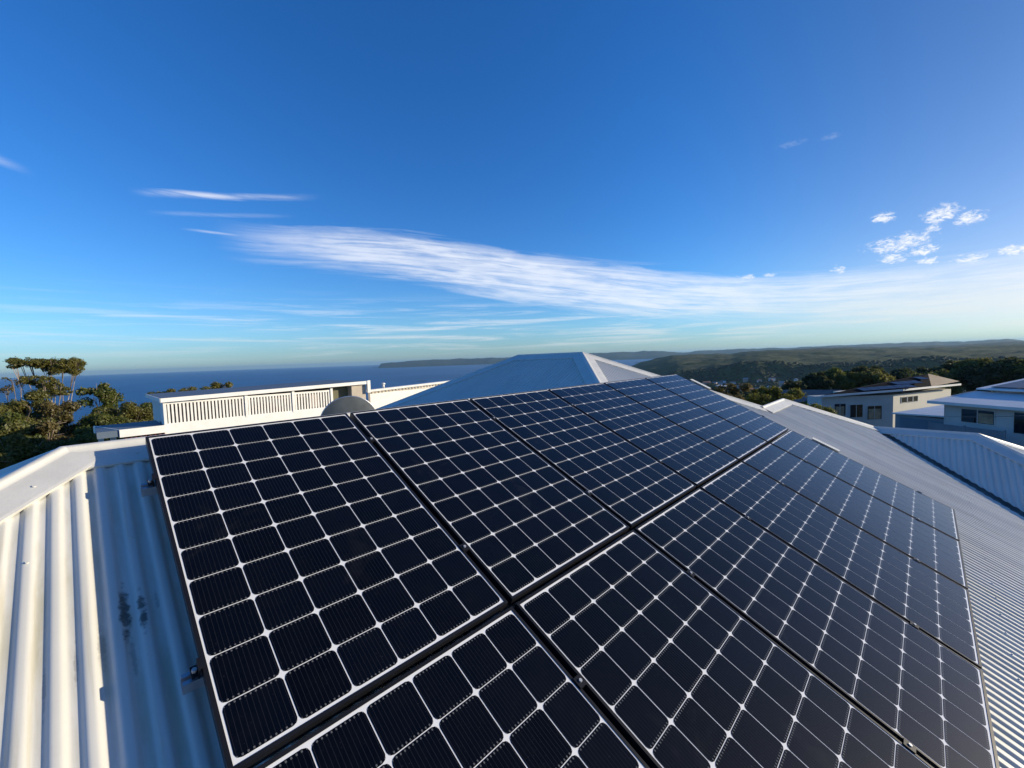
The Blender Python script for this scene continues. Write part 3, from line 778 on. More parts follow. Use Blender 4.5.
# =============================================== white building with screens
def white_building():
    o = empty('white_building', (3.7, 11.9, -7.2), 'cream flat-roofed building with slatted privacy screens behind the left of the array', 'building')
    Y = 10.25
    def part(name, m): 
        ob = mb.build(name, m, o); ob.matrix_parent_inverse = Matrix.Translation((-3.7, -11.9, 7.2)); return ob
    mb = MB()
    mb.span(1.16, 5.95, Y + 0.55, 13.2, -7.2, -0.46)
    part('wall', M_WHITEWALL)
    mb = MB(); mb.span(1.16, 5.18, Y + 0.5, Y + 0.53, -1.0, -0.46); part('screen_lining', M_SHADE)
    mb = MB()
    # roof slab rising very slightly to the right
    mb.prism([(1.06, Y - 0.06, -0.425), (6.30, Y - 0.06, -0.325), (6.30, Y - 0.06, -0.245), (1.06, Y - 0.06, -0.345)], (0, 3.26, 0))
    part('roof', M_BLUEROOF)
    mb = MB()
    mb.prism([(1.05, Y - 0.08, -0.435), (6.31, Y - 0.08, -0.335), (6.31, Y - 0.08, -0.236), (1.05, Y - 0.08, -0.336)], (0, 0.018, 0))
    mb.prism([(1.044, Y - 0.08, -0.435), (1.044, Y - 0.08, -0.336), (1.044, Y + 3.22, -0.336), (1.044, Y + 3.22, -0.435)], (0.014, 0, 0))
    part('fascia', M_WHITE)
    # solid balustrade under the screens
    mb = MB(); mb.span(1.09, 5.13, Y, Y + 0.12, -2.6, -0.965); part('balustrade', M_WHITE)
    mb = MB(); mb.span(1.10, 1.16, Y - 0.006, Y + 0.5, -2.6, -0.44); part('end_wall', M_WHITE)
    for (x0, x1) in ((1.165, 2.79), (2.86, 3.965), (4.035, 5.06)):
        mb = MB()
        mb.span(x0, x1, Y + 0.012, Y + 0.046, -0.99, -0.955); mb.span(x0, x1, Y + 0.012, Y + 0.046, -0.49, -0.44)
        n = int((x1 - x0) / 0.0735)
        for k in range(n):
            xx = x0 + (k + 0.5) * (x1 - x0) / n
            mb.span(xx - 0.0205, xx + 0.0205, Y + 0.014, Y + 0.044, -0.958, -0.488)
        part('slat_screen', M_WHITE)
    for xx in (2.825, 4.0, 5.095):
        mb = MB(); mb.span(xx - 0.034, xx + 0.034, Y - 0.012, Y + 0.07, -1.0, -0.40); part('post', M_WHITE)
    # open bay, shade of its back wall put into the olive colour, then a beige wall and a white end post
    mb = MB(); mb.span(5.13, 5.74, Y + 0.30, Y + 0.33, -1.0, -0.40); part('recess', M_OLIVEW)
    mb = MB(); mb.span(5.13, 5.74, Y + 0.02, Y + 0.10, -2.6, -0.80); part('sill', M_WHITE)
    mb = MB(); mb.span(5.74, 6.20, Y + 0.02, Y + 3.0, -7.2, -0.36); part('side_wall', M_BEIGE)
    mb = MB(); mb.span(6.22, 6.32, Y - 0.10, Y + 0.0, -0.62, -0.225); part('end_post', M_WHITE)
    # low porch on the left
    mb = MB(); mb.span(-0.06, 1.085, 10.22, 11.85, -1.13, -0.985); part('porch_roof', M_BLUEROOF)
    mb = MB(); mb.span(0.325, 1.10, 10.19, 10.219, -1.150, -0.975); 
    mb.prism([(0.325, 10.19, -1.15), (0.325, 10.19, -0.975), (-0.075, 11.86, -0.975), (-0.075, 11.86, -1.15)], (-0.02, 0, 0)); part('porch_fascia', M_WHITE)
    for (xx, yy) in ((0.22, 11.0), (0.02, 11.7)):
        mb = MB(); mb.span(xx - 0.05, xx + 0.05, yy - 0.05, yy + 0.05, -7.2, -1.13); part('porch_post', M_WHITE)
    mb = MB()
    for k in range(9): mb.tube([(0.40 + k * 0.085, 10.10, -1.24), (0.40 + k * 0.085, 11.6, -1.13)], 0.045, 8)
    part('tile_edge', M_MAROON)
white_building()

def parapet_building():
    o = empty('parapet_building', (9.0, 13.5, -7.2), 'low cream wall with coping and tiny vent, beside the blue hip roof', 'building')
    inv = Matrix.Translation((-9.0, -13.5, 7.2))
    Y = 11.556
    mb = MB(); mb.prism([(7.0, Y, -7.2), (11.5, Y, -7.2), (11.5, Y, -0.56), (7.0, Y, -0.70)], (0, 0.16, 0)); mb.build('wall', M_WHITE, o).matrix_parent_inverse = inv
    mb = MB(); mb.prism([(6.95, Y - 0.07, -0.695), (11.55, Y - 0.07, -0.552), (11.55, Y - 0.07, -0.482), (6.95, Y - 0.07, -0.625)], (0, 0.28, 0)); mb.build('coping', M_WHITE, o).matrix_parent_inverse = inv
    mb = MB(); mb.span(7.0, 11.4, Y - 0.02, Y - 0.001, -0.735, -0.72)
    for k in range(30): mb.span(7.05 + k * 0.14, 7.12 + k * 0.14, Y - 0.035, Y - 0.002, -0.76 + k * 0.0044, -0.70 + k * 0.0044)
    mb.build('dentil_trim', M_BEIGE, o).matrix_parent_inverse = inv
    v = MB(); v.tube([(7.70, Y + 0.3, -0.61), (7.70, Y + 0.3, -0.47)], 0.04, 10); v.tube([(7.70, Y + 0.3, -0.47), (7.70, Y + 0.3, -0.42)], [0.085, 0.05], 10); v.build('vent', M_WHITE, o).matrix_parent_inverse = inv
parapet_building()

# =========================================================== houses at right
M_TANREFL = mat('painted_tan_reflection', (0.30, 0.23, 0.15), 0.8, 0.2, 0.35, 1.2)  # tan reflection in the window glass, painted as a flat colour
def frame_of(P0, azn):
    n = Vector((math.cos(R(azn)), math.sin(R(azn)), 0)); w = Vector((-n.y, n.x, 0))
    P0 = Vector((P0[0], P0[1], 0))
    return (lambda s, dpt, z: P0 + w * s + n * dpt + Vector((0, 0, z))), n, w
def obox(mb, F, s0, s1, d0, d1, z0, z1):
    mb.prism([F(s0, d0, z0), F(s1, d0, z0), F(s1, d1, z0), F(s0, d1, z0)], (0, 0, z1 - z0))
def window(par, F, s0, s1, z0, z1, inv, mull=1, tan_reflection=None):
    fr = MB(); t = 0.06
    obox(fr, F, s0 - t, s1 + t, -0.02, 0.05, z0 - t, z0); obox(fr, F, s0 - t, s1 + t, -0.02, 0.05, z1, z1 + t)
    obox(fr, F, s0 - t, s0, -0.02, 0.05, z0, z1); obox(fr, F, s1, s1 + t, -0.02, 0.05, z0, z1)
    for k in range(mull):
        x = s0 + (k + 1) * (s1 - s0) / (mull + 1); obox(fr, F, x - 0.025, x + 0.025, -0.01, 0.04, z0, z1)
    w = fr.build('window', M_GREYWALL, par); w.matrix_parent_inverse = inv
    gl = MB(); obox(gl, F, s0, s1, 0.006, 0.016, z0, z1)
    gl.build('pane', M_GLASS, w)
    if tan_reflection:  # tan plate over the pane stands in for a reflection
        tan_mb = MB(); obox(tan_mb, F, s0 + (s1 - s0) * tan_reflection[0], s0 + (s1 - s0) * tan_reflection[1], 0.0165, 0.020, z0 + 0.04, z1 - (z1 - z0) * 0.22)
        tan_mb.build('tan_reflection', M_TANREFL, w)

def right_house_near():
    P0 = (49.81, -3.896); F, n, w = frame_of(P0, 146.5)
    b = Vector((P0[0], P0[1], -10.5)); inv = Matrix.Translation(-b)
    o = empty('skillion_house', b, 'grey house with a pale flat metal roof and wide window, at the right edge', 'house')
    def P(mb, nm, m, par=o): ob = mb.build(nm, m, par); ob.matrix_parent_inverse = inv; return ob
    mb = MB(); obox(mb, F, 0.0, 12, -11, -0.001, -10.6, -4.45); P(mb, 'wall', M_GREYWALL)
    mb = MB(); obox(mb, F, -0.004, 0.05, -0.06, 0.012, -10.6, -4.46); P(mb, 'corner_trim', M_GREYWALL)
    # the roof: a low slope rising away from the viewer, with a step half way
    sl_ = lambda s, dd, up_: F(s, dd, -4.40 + (-dd) * 0.105 + up_)
    mb = MB(); mb.prism([sl_(-0.55, 0.9, 0), sl_(13, 0.9, 0), sl_(13, -4.6, 0), sl_(-0.55, -4.6, 0)], (0, 0, 0.05)); P(mb, 'roof', M_FLATROOF)
    mb = MB(); mb.prism([sl_(-0.6, 0.93, -0.13), sl_(13, 0.93, -0.13), sl_(13, 0.93, 0.10), sl_(-0.6, 0.93, 0.10)], n * 0.03)
    mb.prism([sl_(-0.6, 0.93, -0.13), sl_(-0.6, 0.93, 0.10), sl_(-0.6, -4.6, 0.10), sl_(-0.6, -4.6, -0.13)], w * -0.03); P(mb, 'fascia', M_FLATROOF)
    mb = MB(); mb.prism([sl_(-0.3, -4.0, 0.28), sl_(13, -4.0, 0.28), sl_(13, -12, 0.28), sl_(-0.3, -12, 0.28)], (0, 0, 0.12)); P(mb, 'upper_roof', M_FLATROOF)
    mb = MB(); obox(mb, F, 0.0, 12, -11.5, -4.4, -5.4, -3.95); P(mb, 'upper_wall', M_GREYWALL)
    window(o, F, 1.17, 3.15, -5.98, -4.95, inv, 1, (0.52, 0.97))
    window(o, F, 4.25, 6.4, -6.4, -4.88, inv, 0)
    for ch in kids(o):
        for c2 in kids(ch): c2.matrix_parent_inverse = Matrix.Identity(4)
    # solar panels lying on its upper roof
    first = None
    for k in range(5):
        s0 = 0.4 + k * 1.7
        sp = MB(); sp.prism([sl_(s0, -4.5, 0.46), sl_(s0 + 1.62, -4.5, 0.46), sl_(s0 + 1.62, -10.5, 0.46), sl_(s0, -10.5, 0.46)], (0, 0, 0.04))
        ob = sp.build('rooftop_solar_panel', M_BLUEPV, origin=sl_(s0 + .8, -7.5, 0.42))
        tag(ob, 'blue-grey solar panel on the pale flat roof, %s from its left end' % ORD[k], 'solar panel', 'solar panels on the flat roof at the right edge')
M_BLUEPV = mat('blue_panel_glass', (0.07, 0.085, 0.12), 0.45, 0.3, 0.2, 0.7)
right_house_near()

def right_house_far():
    P0 = (69.80, 0.05); F, n, w = frame_of(P0, -135)
    b = Vector((P0[0], P0[1], -11)); inv = Matrix.Translation(-b)
    o = empty('dark_roof_house', b, 'grey and cream house with a dark hip roof and long white gutter', 'house')
    def P(mb, nm, m): ob = mb.build(nm, m, o); ob.matrix_parent_inverse = inv; return ob
    G, n2, w2 = frame_of(P0, -115)
    mb = MB(); obox(mb, F, -8.9, 0.0, -2.5, 0, -12.5, -5.75); P(mb, 'wall', M_GREYWALL)
    mb = MB(); obox(mb, G, 0.0, 12.5, -7, 0, -12.5, -5.75); P(mb, 'side_wall', M_CREAMWALL)
    for (a, c, z0, z1, refl_span) in ((-7.34, -5.95, -8.12, -6.64, (0.1, 0.9)), (-5.39, -3.82, -8.39, -6.83, None), (-3.21, -1.44, -8.72, -7.05, (0.08, 0.94))): window(o, F, a, c, z0, z1, inv, 1, refl_span)
    for (a, c) in ((1.6, 2.7), (2.9, 3.9), (4.1, 5.0)): window(o, G, a, c, -6.85, -6.2, inv, 0)
    # gutters
    A0, A1 = F(-9.6, 0.75, -5.68), F(0.42, 0.75, -5.26); A1b = G(0.42, 0.75, -5.26); A2 = G(13.0, 0.75, -5.24)
    up_ = Vector((0, 0, 0.24))
    mb = MB(); mb.prism([A0, A1, A1 + up_, A0 + up_], n * 0.05); P(mb, 'gutter', M_FLATROOF)
    mb = MB(); mb.prism([A1b, A2, A2 + up_, A1b + up_], n2 * 0.05); P(mb, 'gutter', M_WHITE)
    mb = MB(); mb.prism([A0 + up_ * .4, A1 + up_ * .4, A1 - n * 0.8 + up_ * .4, A0 - n * 0.8 + up_ * .4], (0, 0, -0.05)); mb.prism([A1b + up_ * .4, A2 + up_ * .4, A2 - n2 * 0.8 + up_ * .4, A1b - n2 * 0.8 + up_ * .4], (0, 0, -0.06)); P(mb, 'soffit', M_GREYWALL)
    # hip roof: dark slope towards the viewer, sunlight on the right hip end put into a brown tile colour
    lo = Vector((0, 0, 0.20))
    apex = Vector((79.8, -3.0, -3.62)); apl = Vector((75.5, 2.2, -3.75))
    E0 = A0 + lo; E1 = A1 + lo; E2 = G(6.5, 0.7, -5.06)
    E3 = Vector((86.0, -6.2, -5.0)); E4 = Vector((90.0, -1.0, -5.4)); E5 = Vector((84.0, 3.4, -5.6))
    mb = MB(); mb.face([E0, E1, apex]); mb.face([E1, E2, apex]); mb.face([E5, E0, apex]); mb.face([E4, E5, apex])
    P(mb, 'roof', M_TILE)
    mb = MB(); mb.face([E2, E3, apex]); mb.face([E3, E4, apex]); P(mb, 'hip_end', M_TILELIT)
    for ch in kids(o):
        for c2 in kids(ch): c2.matrix_parent_inverse = Matrix.Identity(4)
    # two rows of solar panels on the dark slope
    nn = (E1 - apex).cross(E0 - apex).normalized(); nn = nn if nn.z > 0 else -nn
    along = (E1 - E0).normalized(); foot = E0 + along * (apex - E0).dot(along); dnv = (foot - apex).normalized(); HH = (foot - apex).length
    for r, dn in enumerate((0.36, 0.60, 0.84)):
        a_ = apex.lerp(E0, dn - 0.11); b_ = apex.lerp(E1, dn - 0.11)      # upper edge of the row between the hips
        wid = HH * 0.22; n_ = min(6, int(((b_ - a_).length - 0.5) / 1.12))
        for k in range(n_):
            c = b_ - along * (0.75 + k * 1.12) + dnv * (wid * 0.5) + nn * 0.10
            sp = MB(); sp.box(c, 1.06, wid * 0.96, 0.04, (along, dnv, nn))
            tag(sp.build('distant_solar_panel', M_BLUEPV2, origin=c), 'dark blue solar panel on dark hip roof, %s row, %s from hip' % (['upper', 'middle', 'lower'][r], ORD[k]), 'solar panel', 'solar panels on the dark hip roof')
M_BLUEPV2 = mat('navy_panel_glass', (0.008, 0.015, 0.045), 0.35, 0.25, 0.2, 0.7)
right_house_far()

def garage():
    P0 = (57.8, -0.954); F, n, w = frame_of(P0, 146.5)
    b = Vector((P0[0], P0[1], -11)); inv = Matrix.Translation(-b)
    o = empty('garage', b, 'low garage with pale sloping roof and blue door, between two houses', 'garage')
    def P(mb, nm, m): ob = mb.build(nm, m, o); ob.matrix_parent_inverse = inv; return ob
    mb = MB(); obox(mb, F, -0.45, 4.6, -9.0, -0.01, -11.6, -6.70); P(mb, 'wall', M_FENCE)
    mb = MB(); obox(mb, F, 0.0, 4.2, -0.009, 0.03, -11.0, -6.95)
    for k in range(8): obox(mb, F, 0.0, 4.2, 0.03, 0.045, -10.9 + k * 0.5, -10.46 + k * 0.5)
    P(mb, 'door', M_DOOR)
    mb = MB(); mb.prism([F(-0.6, 0.25, -6.72), F(4.9, 0.25, -6.45), F(4.9, -11.5, -5.3), F(-0.6, -11.5, -6.0)], (0, 0, 0.14)); P(mb, 'roof', M_FLATROOF)
garage()

def fence():
    P0 = (47.5, -2.9); F, n, w = frame_of(P0, 146.5)
    b = Vector((P0[0], P0[1], -10.5)); inv = Matrix.Translation(-b)
    o = empty('metal_fence', b, 'blue-grey sheet fence in front of the flat-roofed house at right', 'fence')
    mb = MB(); obox(mb, F, 0.2, 4.6, -0.02, 0.02, -10.6, -5.98); 
    for k in range(30): obox(mb, F, 0.25 + k * 0.145, 0.31 + k * 0.145, 0.02, 0.035, -10.6, -6.0)
    mb.build('fence_sheet', M_FENCE, o).matrix_parent_inverse = inv
    for s in (0.15, 2.4, 4.65):
        mb = MB(); obox(mb, F, s - 0.05, s + 0.05, -0.05, 0.05, -10.6, -5.9); mb.build('post', M_FENCE, o).matrix_parent_inverse = inv
fence()

def power_line():
    a, b = Vector((49.21, -3.90, -5.63)), Vector((23.52, -6.49, -2.20)); mb = MB()
    pts = [a.lerp(b, k / 12) - Vector((0, 0, 0.10 * (1 - (2 * k / 12 - 1) ** 2))) for k in range(13)]
    mb.tube(pts, 0.013, 5)
    tag(mb.build('power_line', M_CABLE, origin=a), 'thin dark overhead wire crossing in front of the grey house at right', 'wire')
power_line()

def small_house():
    b = Vector((86.0, 10.6, -13.5)); inv = Matrix.Translation(-b)
    o = empty('cottage', b, 'small grey-roofed cottage among trees, left of the dark-roofed house', 'house')
    def P(mb, nm, m): ob = mb.build(nm, m, o); ob.matrix_parent_inverse = inv; return ob
    F, n, w = frame_of((86.0, 10.6), -160)
    mb = MB(); obox(mb, F, -4, 4, -6, 0, -14, -8.6); P(mb, 'wall', M_GREYWALL)
    mb = MB()
    mb.prism([F(-4.5, 0.5, -8.7), F(-4.5, -3, -6.9), F(-4.5, -6.5, -8.7), F(-4.5, -6.5, -8.85), F(-4.5, -3, -7.05), F(-4.5, 0.5, -8.85)], w * 9.0); P(mb, 'roof', M_TILEG)
    window(o, F, -2.6, -1.2, -10.4, -9.2, inv, 1); window(o, F, 0.8, 2.4, -10.4, -9.2, inv, 1)
    for ch in kids(o):
        for c2 in kids(ch): c2.matrix_parent_inverse = Matrix.Identity(4)
M_TILEG = mat('grey_roof_tile', (0.14, 0.14, 0.135), 0.7, 0.3, 0.2, 2.0)
small_house()

# ================================================================== trees
RNG = random.Random(11)
def leaf_quads(mb, c, rad, n, size, rng, flat=1.0):
    for _ in range(n):
        while True:
            p = Vector((rng.uniform(-1, 1), rng.uniform(-1, 1), rng.uniform(-1, 1)))
            if p.length <= 1: break
        p = p.normalized() * ((p.length ** 0.75) * (rng.uniform(1.0, 1.5) if rng.random() < 0.22 else 1.0))
        q = Vector(c) + Vector((p.x * rad, p.y * rad, p.z * rad * flat))
        nrm = (p * 0.7 + Vector((rng.gauss(0, .6), rng.gauss(0, .6), rng.gauss(0.25, .6)))).normalized()
        t = nrm.orthogonal().normalized(); t = (Matrix.Rotation(rng.uniform(0, 6.28), 3, nrm) @ t)
        s = nrm.cross(t); L = size * rng.uniform(0.6, 1.5); Wd = L * rng.uniform(0.35, 0.6)
        mb.face([q - t * L * .5, q + s * Wd * .5, q + t * L * .5, q - s * Wd * .5])
def tree(kind, label, clumps, base, lm, leaf, dens, trunk_r, bm=None, cat='tree', group=None, flat=0.75, seed=0, every=1):
    """clumps: (x, y, z, radius); one limb runs to each clump from the trunk"""
    rng = random.Random(seed)
    o = empty(kind, base, label, cat, group)
    base = Vector(base)
    cb = MB()
    for (x, y, z, r) in clumps:
        sub = max(3, int(5 * r))
        for k in range(sub):
            a = rng.uniform(0, 6.28); e = rng.uniform(-0.9, 1.0)
            off = Vector((math.cos(a), math.sin(a), e * flat)) * r * rng.uniform(0.35, 0.8)
            leaf_quads(cb, Vector((x, y, z)) + off - base, r * rng.uniform(0.32, 0.55), int(dens * r * r / sub), leaf, rng, flat)
    cb.build('crown', lm, o)
    tb = MB()
    top_ = Vector((sum(c[0] for c in clumps) / len(clumps), sum(c[1] for c in clumps) / len(clumps), min(c[2] for c in clumps))) - base
    fork = Vector((top_.x * .5, top_.y * .5, max(0.6, top_.z * 0.62)))
    tb.tube([(0, 0, -0.6), (0.04, 0.02, fork.z * .4), fork * 0.8 + Vector((0.05, 0, fork.z * .1)), fork], [trunk_r * 1.25, trunk_r, trunk_r * .8, trunk_r * .7], 8)
    for (x, y, z, r) in clumps[::every]:
        e = Vector((x, y, z)) - base
        m_ = fork.lerp(e, 0.5) + Vector((rng.uniform(-.15, .15), rng.uniform(-.15, .15), -0.06 * (e - fork).length))
        tb.tube([fork, m_, e], [trunk_r * .34, trunk_r * .2, trunk_r * .08], 6)
        for k in range(3):
            d_ = Vector((rng.gauss(0, 1), rng.gauss(0, 1), rng.gauss(0.3, .6))).normalized() * r * 0.8
            tb.tube([m_.lerp(e, 0.6), e + d_ * 0.4, e + d_], [trunk_r * .14, trunk_r * .09, trunk_r * .04], 5)
    tb.build('trunk', bm or M_BARKD, o)
    return o
def gz(x, y): return ground_z(math.hypot(x, y), math.degrees(math.atan2(y, x)))
def round_crown(x, y, ztop, rx, h, k, rng):
    out = []
    for i in range(k):
        a = 2 * math.pi * i / k + rng.uniform(-.4, .4); q = rng.uniform(0.45, 1.0)
        r = rx * rng.uniform(0.36, 0.55)
        out.append((x + math.cos(a) * rx * q * .75, y + math.sin(a) * rx * q * .75, ztop - r * .7 - h * rng.uniform(0.05, 0.75) * (0.4 + 0.6 * q), r))
    out.append((x, y, ztop - rx * 0.33, rx * 0.45))
    return out

# the tall umbrella gum on the left horizon
ux, uy = -1.52, 28.6
_r = random.Random(8); umb = []
for (cx, cy, cz, rx, rz, n_) in ((-2.1, 29.2, 1.00, .62, .08, 22), (-0.85, 29.2, 0.94, .62, .12, 26), (-0.75, 29.2, 0.55, .36, .12, 7), (-1.45, 29.1, 0.72, .42, .22, 9), (-0.36, 29.2, 0.72, .16, .2, 5), (-1.65, 28.4, -0.12, .62, .34, 16), (-1.15, 28.5, -0.55, .5, .3, 9)):
    for k in range(n_):
        a_ = _r.uniform(0, 6.28); q_ = math.sqrt(_r.random())
        umb.append((cx + math.cos(a_) * q_ * rx, cy + math.sin(a_) * q_ * rx, cz + _r.uniform(-1, 1) * rz - (0.10 * q_ * q_), _r.uniform(.24, .38)))
tree('gum_tree', 'tall gum with flat umbrella-shaped top standing above the sea horizon at far left',
     umb,
     (ux, uy, gz(ux, uy)), L_OLIVE, 0.075, 3000, 0.10, M_BARK, flat=0.7, seed=3, every=7)
tree('gum_tree', 'small bushy gum crown against the sea, right of the umbrella-topped gum',
     [(0.30, 31.2, -0.55, .62), (0.75, 31.3, -0.80, .60), (0.15, 31.2, -1.05, .60), (0.95, 31.3, -1.25, .65), (0.5, 31.2, -1.6, .8)],
     (0.6, 31.5, gz(0.6, 31.5)), L_GREEN, 0.14, 1900, 0.12, M_BARK, flat=0.8, seed=4)
tree('gum_tree', 'thin sparse treetop at the far left edge on the sea horizon',
     [(-2.9, 33.0, 0.05, .35), (-2.6, 33.1, -0.2, .35), (-3.2, 33.0, -0.35, .5)], (-2.9, 33.2, gz(-2.9, 33.2)), L_RUST, 0.12, 700, 0.08, M_BARK, flat=0.7, seed=5)
left = [(-2.3, 19.4, -0.50, 1.35, 2.6, L_OLIVE, 'olive-brown gum crown at the left edge below the umbrella-topped gum'),
        (-1.0, 22.6, -0.62, 1.45, 2.8, L_RUST, 'broad rusty-tinged gum crown directly below the umbrella-topped gum'),
        (0.25, 21.8, -1.15, 1.35, 2.6, L_GREEN, 'green gum crown left of the porch roof'),
        (1.45, 28.0, -1.30, 1.6, 3.0, L_OLIVE, 'olive gum crown behind the porch of the slatted building'),
        (2.7, 30.0, -1.45, 1.5, 3.0, L_GREEN, 'green gum crown partly hidden behind the slatted building'),
        (-1.75, 15.4, -1.05, 1.15, 2.4, L_OLIVE, 'sunlit olive bush crown at the left edge, mid-height'),
        (-0.55, 16.2, -1.42, 1.10, 2.2, L_GREEN, 'dark-shadowed green crown just above the roof hip'),
        (0.30, 17.3, -1.65, 1.05, 2.2, L_GREEN, 'dark green crown behind the low porch roof at left'),
        (-1.25, 11.0, -1.62, 0.75, 1.8, L_BRIGHT, 'bright yellow-green shrub nearest the left end of the roof'),
        (-2.6, 12.6, -1.05, 1.0, 2.2, L_OLIVE, 'olive shrub cut by the left edge of the frame'),
        (-0.2, 13.2, -2.05, 0.9, 2.0, L_GREEN, 'low dark shrub in shade by the roof ridge end'),
        (-1.9, 23.8, -0.28, 1.35, 2.6, L_OLIVE, 'sunlit olive crown hiding the foot of the umbrella-topped gum'),
        (0.95, 24.5, -1.02, 1.35, 2.6, L_OLIVE, 'olive crown below the small bushy gum crown'),
        (1.9, 26.4, -1.28, 1.3, 2.4, L_GREEN, 'green crown between the porch and the small bushy gum crown'),
        (0.6, 19.0, -1.55, 1.1, 2.2, L_GREEN, 'shaded dark crown touching the left corner of the porch roof'),
        (-1.1, 18.2, -0.98, 1.2, 2.4, L_RUST, 'rust-brown crown in the middle of the left tree mass'),
        (-1.9, 17.0, -0.78, 1.0, 2.4, L_GREEN, 'green crown in the left tree mass at the frame edge')]
for i, (x, y, zt, rx, h, lm, lab) in enumerate(left):
    rng = random.Random(50 + i)
    tree('gum_tree' if i < 8 else 'shrub', lab, round_crown(x, y, zt, rx, h, 9, rng), (x, y, gz(x, y)), lm, 0.095 if y > 14 else 0.07, 6200 if y > 14 else 7500, 0.098, M_BARK if i % 2 else M_BARKD, 'tree' if i < 8 else 'shrub', 'trees on the left slope above the sea', seed=60 + i)
for i, (x, y, zt, rx, lab) in enumerate([(7.15, 36.6, -0.60, 1.25, 'round treetop showing above the roof of the slatted building'), (5.6, 38.8, -0.86, 1.3, 'low treetop left of the round one above the slatted building roof'), (4.3, 39.2, -0.95, 1.2, 'lowest treetop above the left end of the slatted building roof'), (9.0, 38.0, -1.35, 1.4, 'treetop hidden mostly behind the right part of the slatted building roof')]):
    rng = random.Random(80 + i)
    tree('coastal_tree', lab, round_crown(x, y, zt, rx, 1.6, 6, rng), (x, y, gz(x, y)), L_OLIVE, 0.16, 1500, 0.12, None, 'tree', 'treetops above the slatted building', seed=90 + i)
# the two bushy trees beyond the right end of the array
right = [(24.9, 5.2, -1.35, 1.15, 2.0, L_RUST, 'brownish bushy treetop beyond the upper right corner of the array'),
         (23.5, 2.75, -1.45, 1.30, 2.2, L_BRIGHT, 'bright green bushy treetop beyond the white ridge cap at right'),
         (26.0, 3.9, -1.75, 1.05, 2.0, L_OLIVE, 'olive bush between the brown and the bright green treetops'),
         (26.6, 7.0, -2.15, 0.9, 1.6, L_RUST, 'low brown bush at the array corner, left of the brown treetop'),
         (25.4, 1.2, -2.3, 1.1, 1.8, L_GREEN, 'lower green bush sloping right from the bright green treetop')]
for i, (x, y, zt, rx, h, lm, lab) in enumerate(right):
    rng = random.Random(120 + i)
    tree('bushy_tree', lab, round_crown(x, y, zt, rx, h, 9, rng), (x, y, gz(x, y)), lm, 0.11, 3200, 0.12, None, 'tree', 'bushy trees beyond the right end of the roof', seed=130 + i)
# tree belts further down the right slope
mids = [(118, 15.5, -5.2, 3.6, 'leftmost dark tree of the group left of the dark-roofed house'), (124, 12.4, -4.4, 4.6, 'tall dark tree second in the group left of the dark-roofed house'), (129, 8.6, -4.2, 4.8, 'tallest dark tree behind the left end of the dark roof'), (125, 5.0, -5.0, 4.4, 'dark tree behind the middle of the dark roof'),
        (148, 1.2, -5.6, 5.0, 'tree just left of the dark roof peak'), (140, -2.7, -6.0, 4.4, 'tree right of the dark roof peak'), (169, -7.7, -4.5, 6.2, 'big dark tree above the left end of the flat-roofed house'), (164, -12.9, -3.7, 6.2, 'biggest dark tree above the flat-roofed house'), (159, -16.7, -3.5, 6.0, 'dark tree above the right part of the flat-roofed house'), (158, -20.6, -4.0, 6.0, 'dark tree cut by the right edge of the frame'),
        (112, 18.6, -7.0, 3.0, 'small dark tree above the bright green treetop'), (140, 22, -8.6, 3.2, 'small tree at the left end of the tree belt'), (100, 12.8, -8.0, 2.6, 'small tree behind the cottage'), (70, 9.4, -6.9, 1.8, 'small tree in front of the cottage'), (66, 6.9, -7.0, 1.7, 'small dark tree at the left end of the grey wall'), (155, -5.0, -6.6, 5.0, 'shadowed tree between the dark roof peak and the big dark tree')]
for i, (x, y, zt, rx, lab) in enumerate(mids):
    rng = random.Random(200 + i)
    tree('valley_tree', lab, round_crown(x, y, zt, rx, rx * 1.3, 8, rng), (x, y, min(gz(x, y), zt - rx * 2.2)), [L_DARK, L_GREEN, L_DARK, L_OLIVE][i % 4], 0.10 * rx + 0.10, 2400 / rx ** 1.1, 0.08 * rx, None, 'tree', 'trees down the right slope', seed=220 + i)

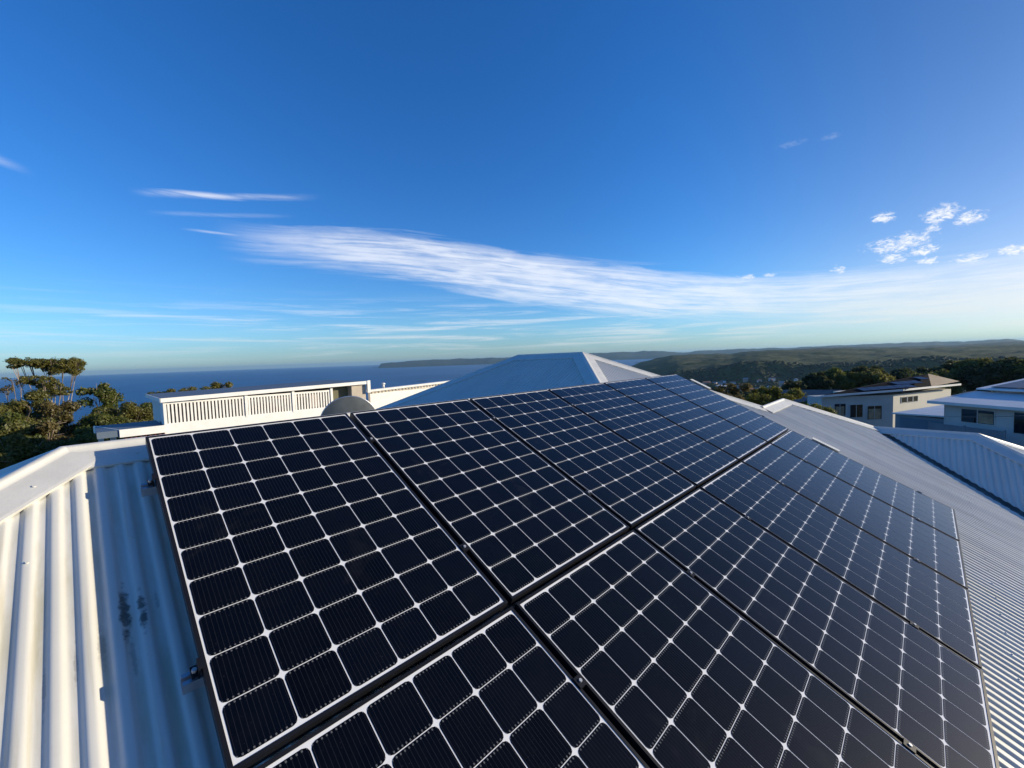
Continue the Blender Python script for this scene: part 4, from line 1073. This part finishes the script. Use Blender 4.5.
# ------------------------------------------------- far bush and the village
def canopy():
    """tree crowns covering the valley and the plateau, too many to count"""
    rng = random.Random(5); mb = MB()
    t = (1 + 5 ** .5) / 2
    ico = [Vector(v).normalized() for v in ((-1, t, 0), (1, t, 0), (-1, -t, 0), (1, -t, 0), (0, -1, t), (0, 1, t), (0, -1, -t), (0, 1, -t), (t, 0, -1), (t, 0, 1), (-t, 0, -1), (-t, 0, 1))]
    fc = ((0, 11, 5), (0, 5, 1), (0, 1, 7), (0, 7, 10), (0, 10, 11), (1, 5, 9), (5, 11, 4), (11, 10, 2), (10, 7, 6), (7, 1, 8), (3, 9, 4), (3, 4, 2), (3, 2, 6), (3, 6, 8), (3, 8, 9), (4, 9, 5), (2, 4, 11), (6, 2, 10), (8, 6, 7), (9, 8, 1))
    n = 0
    while n < 26000:
        a = rng.uniform(-9, 29)
        r = math.exp(rng.uniform(math.log(170), math.log(1650)))
        z = ground_z(r, a)
        if z < SEA_Z + 1.5: n += 1; continue
        if 880 < r < 1250 and rng.random() < 0.45: continue
        rr = r + 120.0 * fbm(r * math.cos(R(a)) / 420, r * math.sin(R(a)) / 420, 3, 5.0)
        if rr > 1425: n += 1; continue
        onface = 1285 < rr < 1425
        x, y = r * math.cos(R(a)), r * math.sin(R(a))
        s = rng.uniform(2.4, 4.8) * (1.0 if r < 1200 else 1.25); i0 = len(mb.v); sz = rng.uniform(0.45, 0.75)
        if onface: z -= s * 0.35
        for v in ico:
            q = v * s * rng.uniform(0.7, 1.3); mb.v.append((x + q.x, y + q.y, z + s * .45 + q.z * sz))
        for f in fc: mb.f.append(tuple(i0 + k for k in f)); mb.sm.append(True)
        n += 1
    lm = leaf_material('canopy_leaves', (0.022, 0.036, 0.008), (0.036, 0.047, 0.010), (0.042, 0.047, 0.013))
    tag(mb.build('forest_canopy', lm), 'dense bushland canopy covering the valley and hills at right', 'forest', kind='stuff')
canopy()
def village():
    rng = random.Random(21)
    cols = [((0.55, 0.55, 0.55), 'white'), ((0.30, 0.32, 0.36), 'grey'), ((0.40, 0.28, 0.22), 'brick')]
    ms = [mat('village_wall_' + n_, c, 0.8) for c, n_ in cols]
    rf = [mat('village_roof_pale', (0.50, 0.53, 0.58), 0.6), mat('village_roof_grey', (0.22, 0.24, 0.27), 0.6), mat('village_roof_red', (0.22, 0.10, 0.07), 0.7)]
    for i in range(34):
        a = rng.uniform(9.5, 22.5); r = rng.uniform(860, 1260); x, y = r * math.cos(R(a)), r * math.sin(R(a)); z = ground_z(r, a)
        b = Vector((x, y, z)); k = rng.randrange(3); q = rng.randrange(3)
        o = empty('village_house', b, 'tiny %s-walled house with a %s roof in the shaded valley village' % (cols[k][1], ['pale', 'grey', 'red'][q]), 'house', 'village houses in the valley')
        o.rotation_euler = (0, 0, rng.uniform(0, 3.1))
        L, D_, hh = rng.uniform(9, 15), rng.uniform(7, 10), rng.uniform(5.5, 8)
        mb = MB(); mb.span(-L / 2, L / 2, -D_ / 2, D_ / 2, -3, hh); mb.build('wall', ms[k], o)
        mb = MB(); mb.prism([(-L / 2 - .5, -D_ / 2 - .6, hh), (-L / 2 - .5, D_ / 2 + .6, hh), (-L / 2 - .5, 0, hh + 2.8)], (L + 1, 0, 0)); mb.build('roof', rf[q], o)
village()
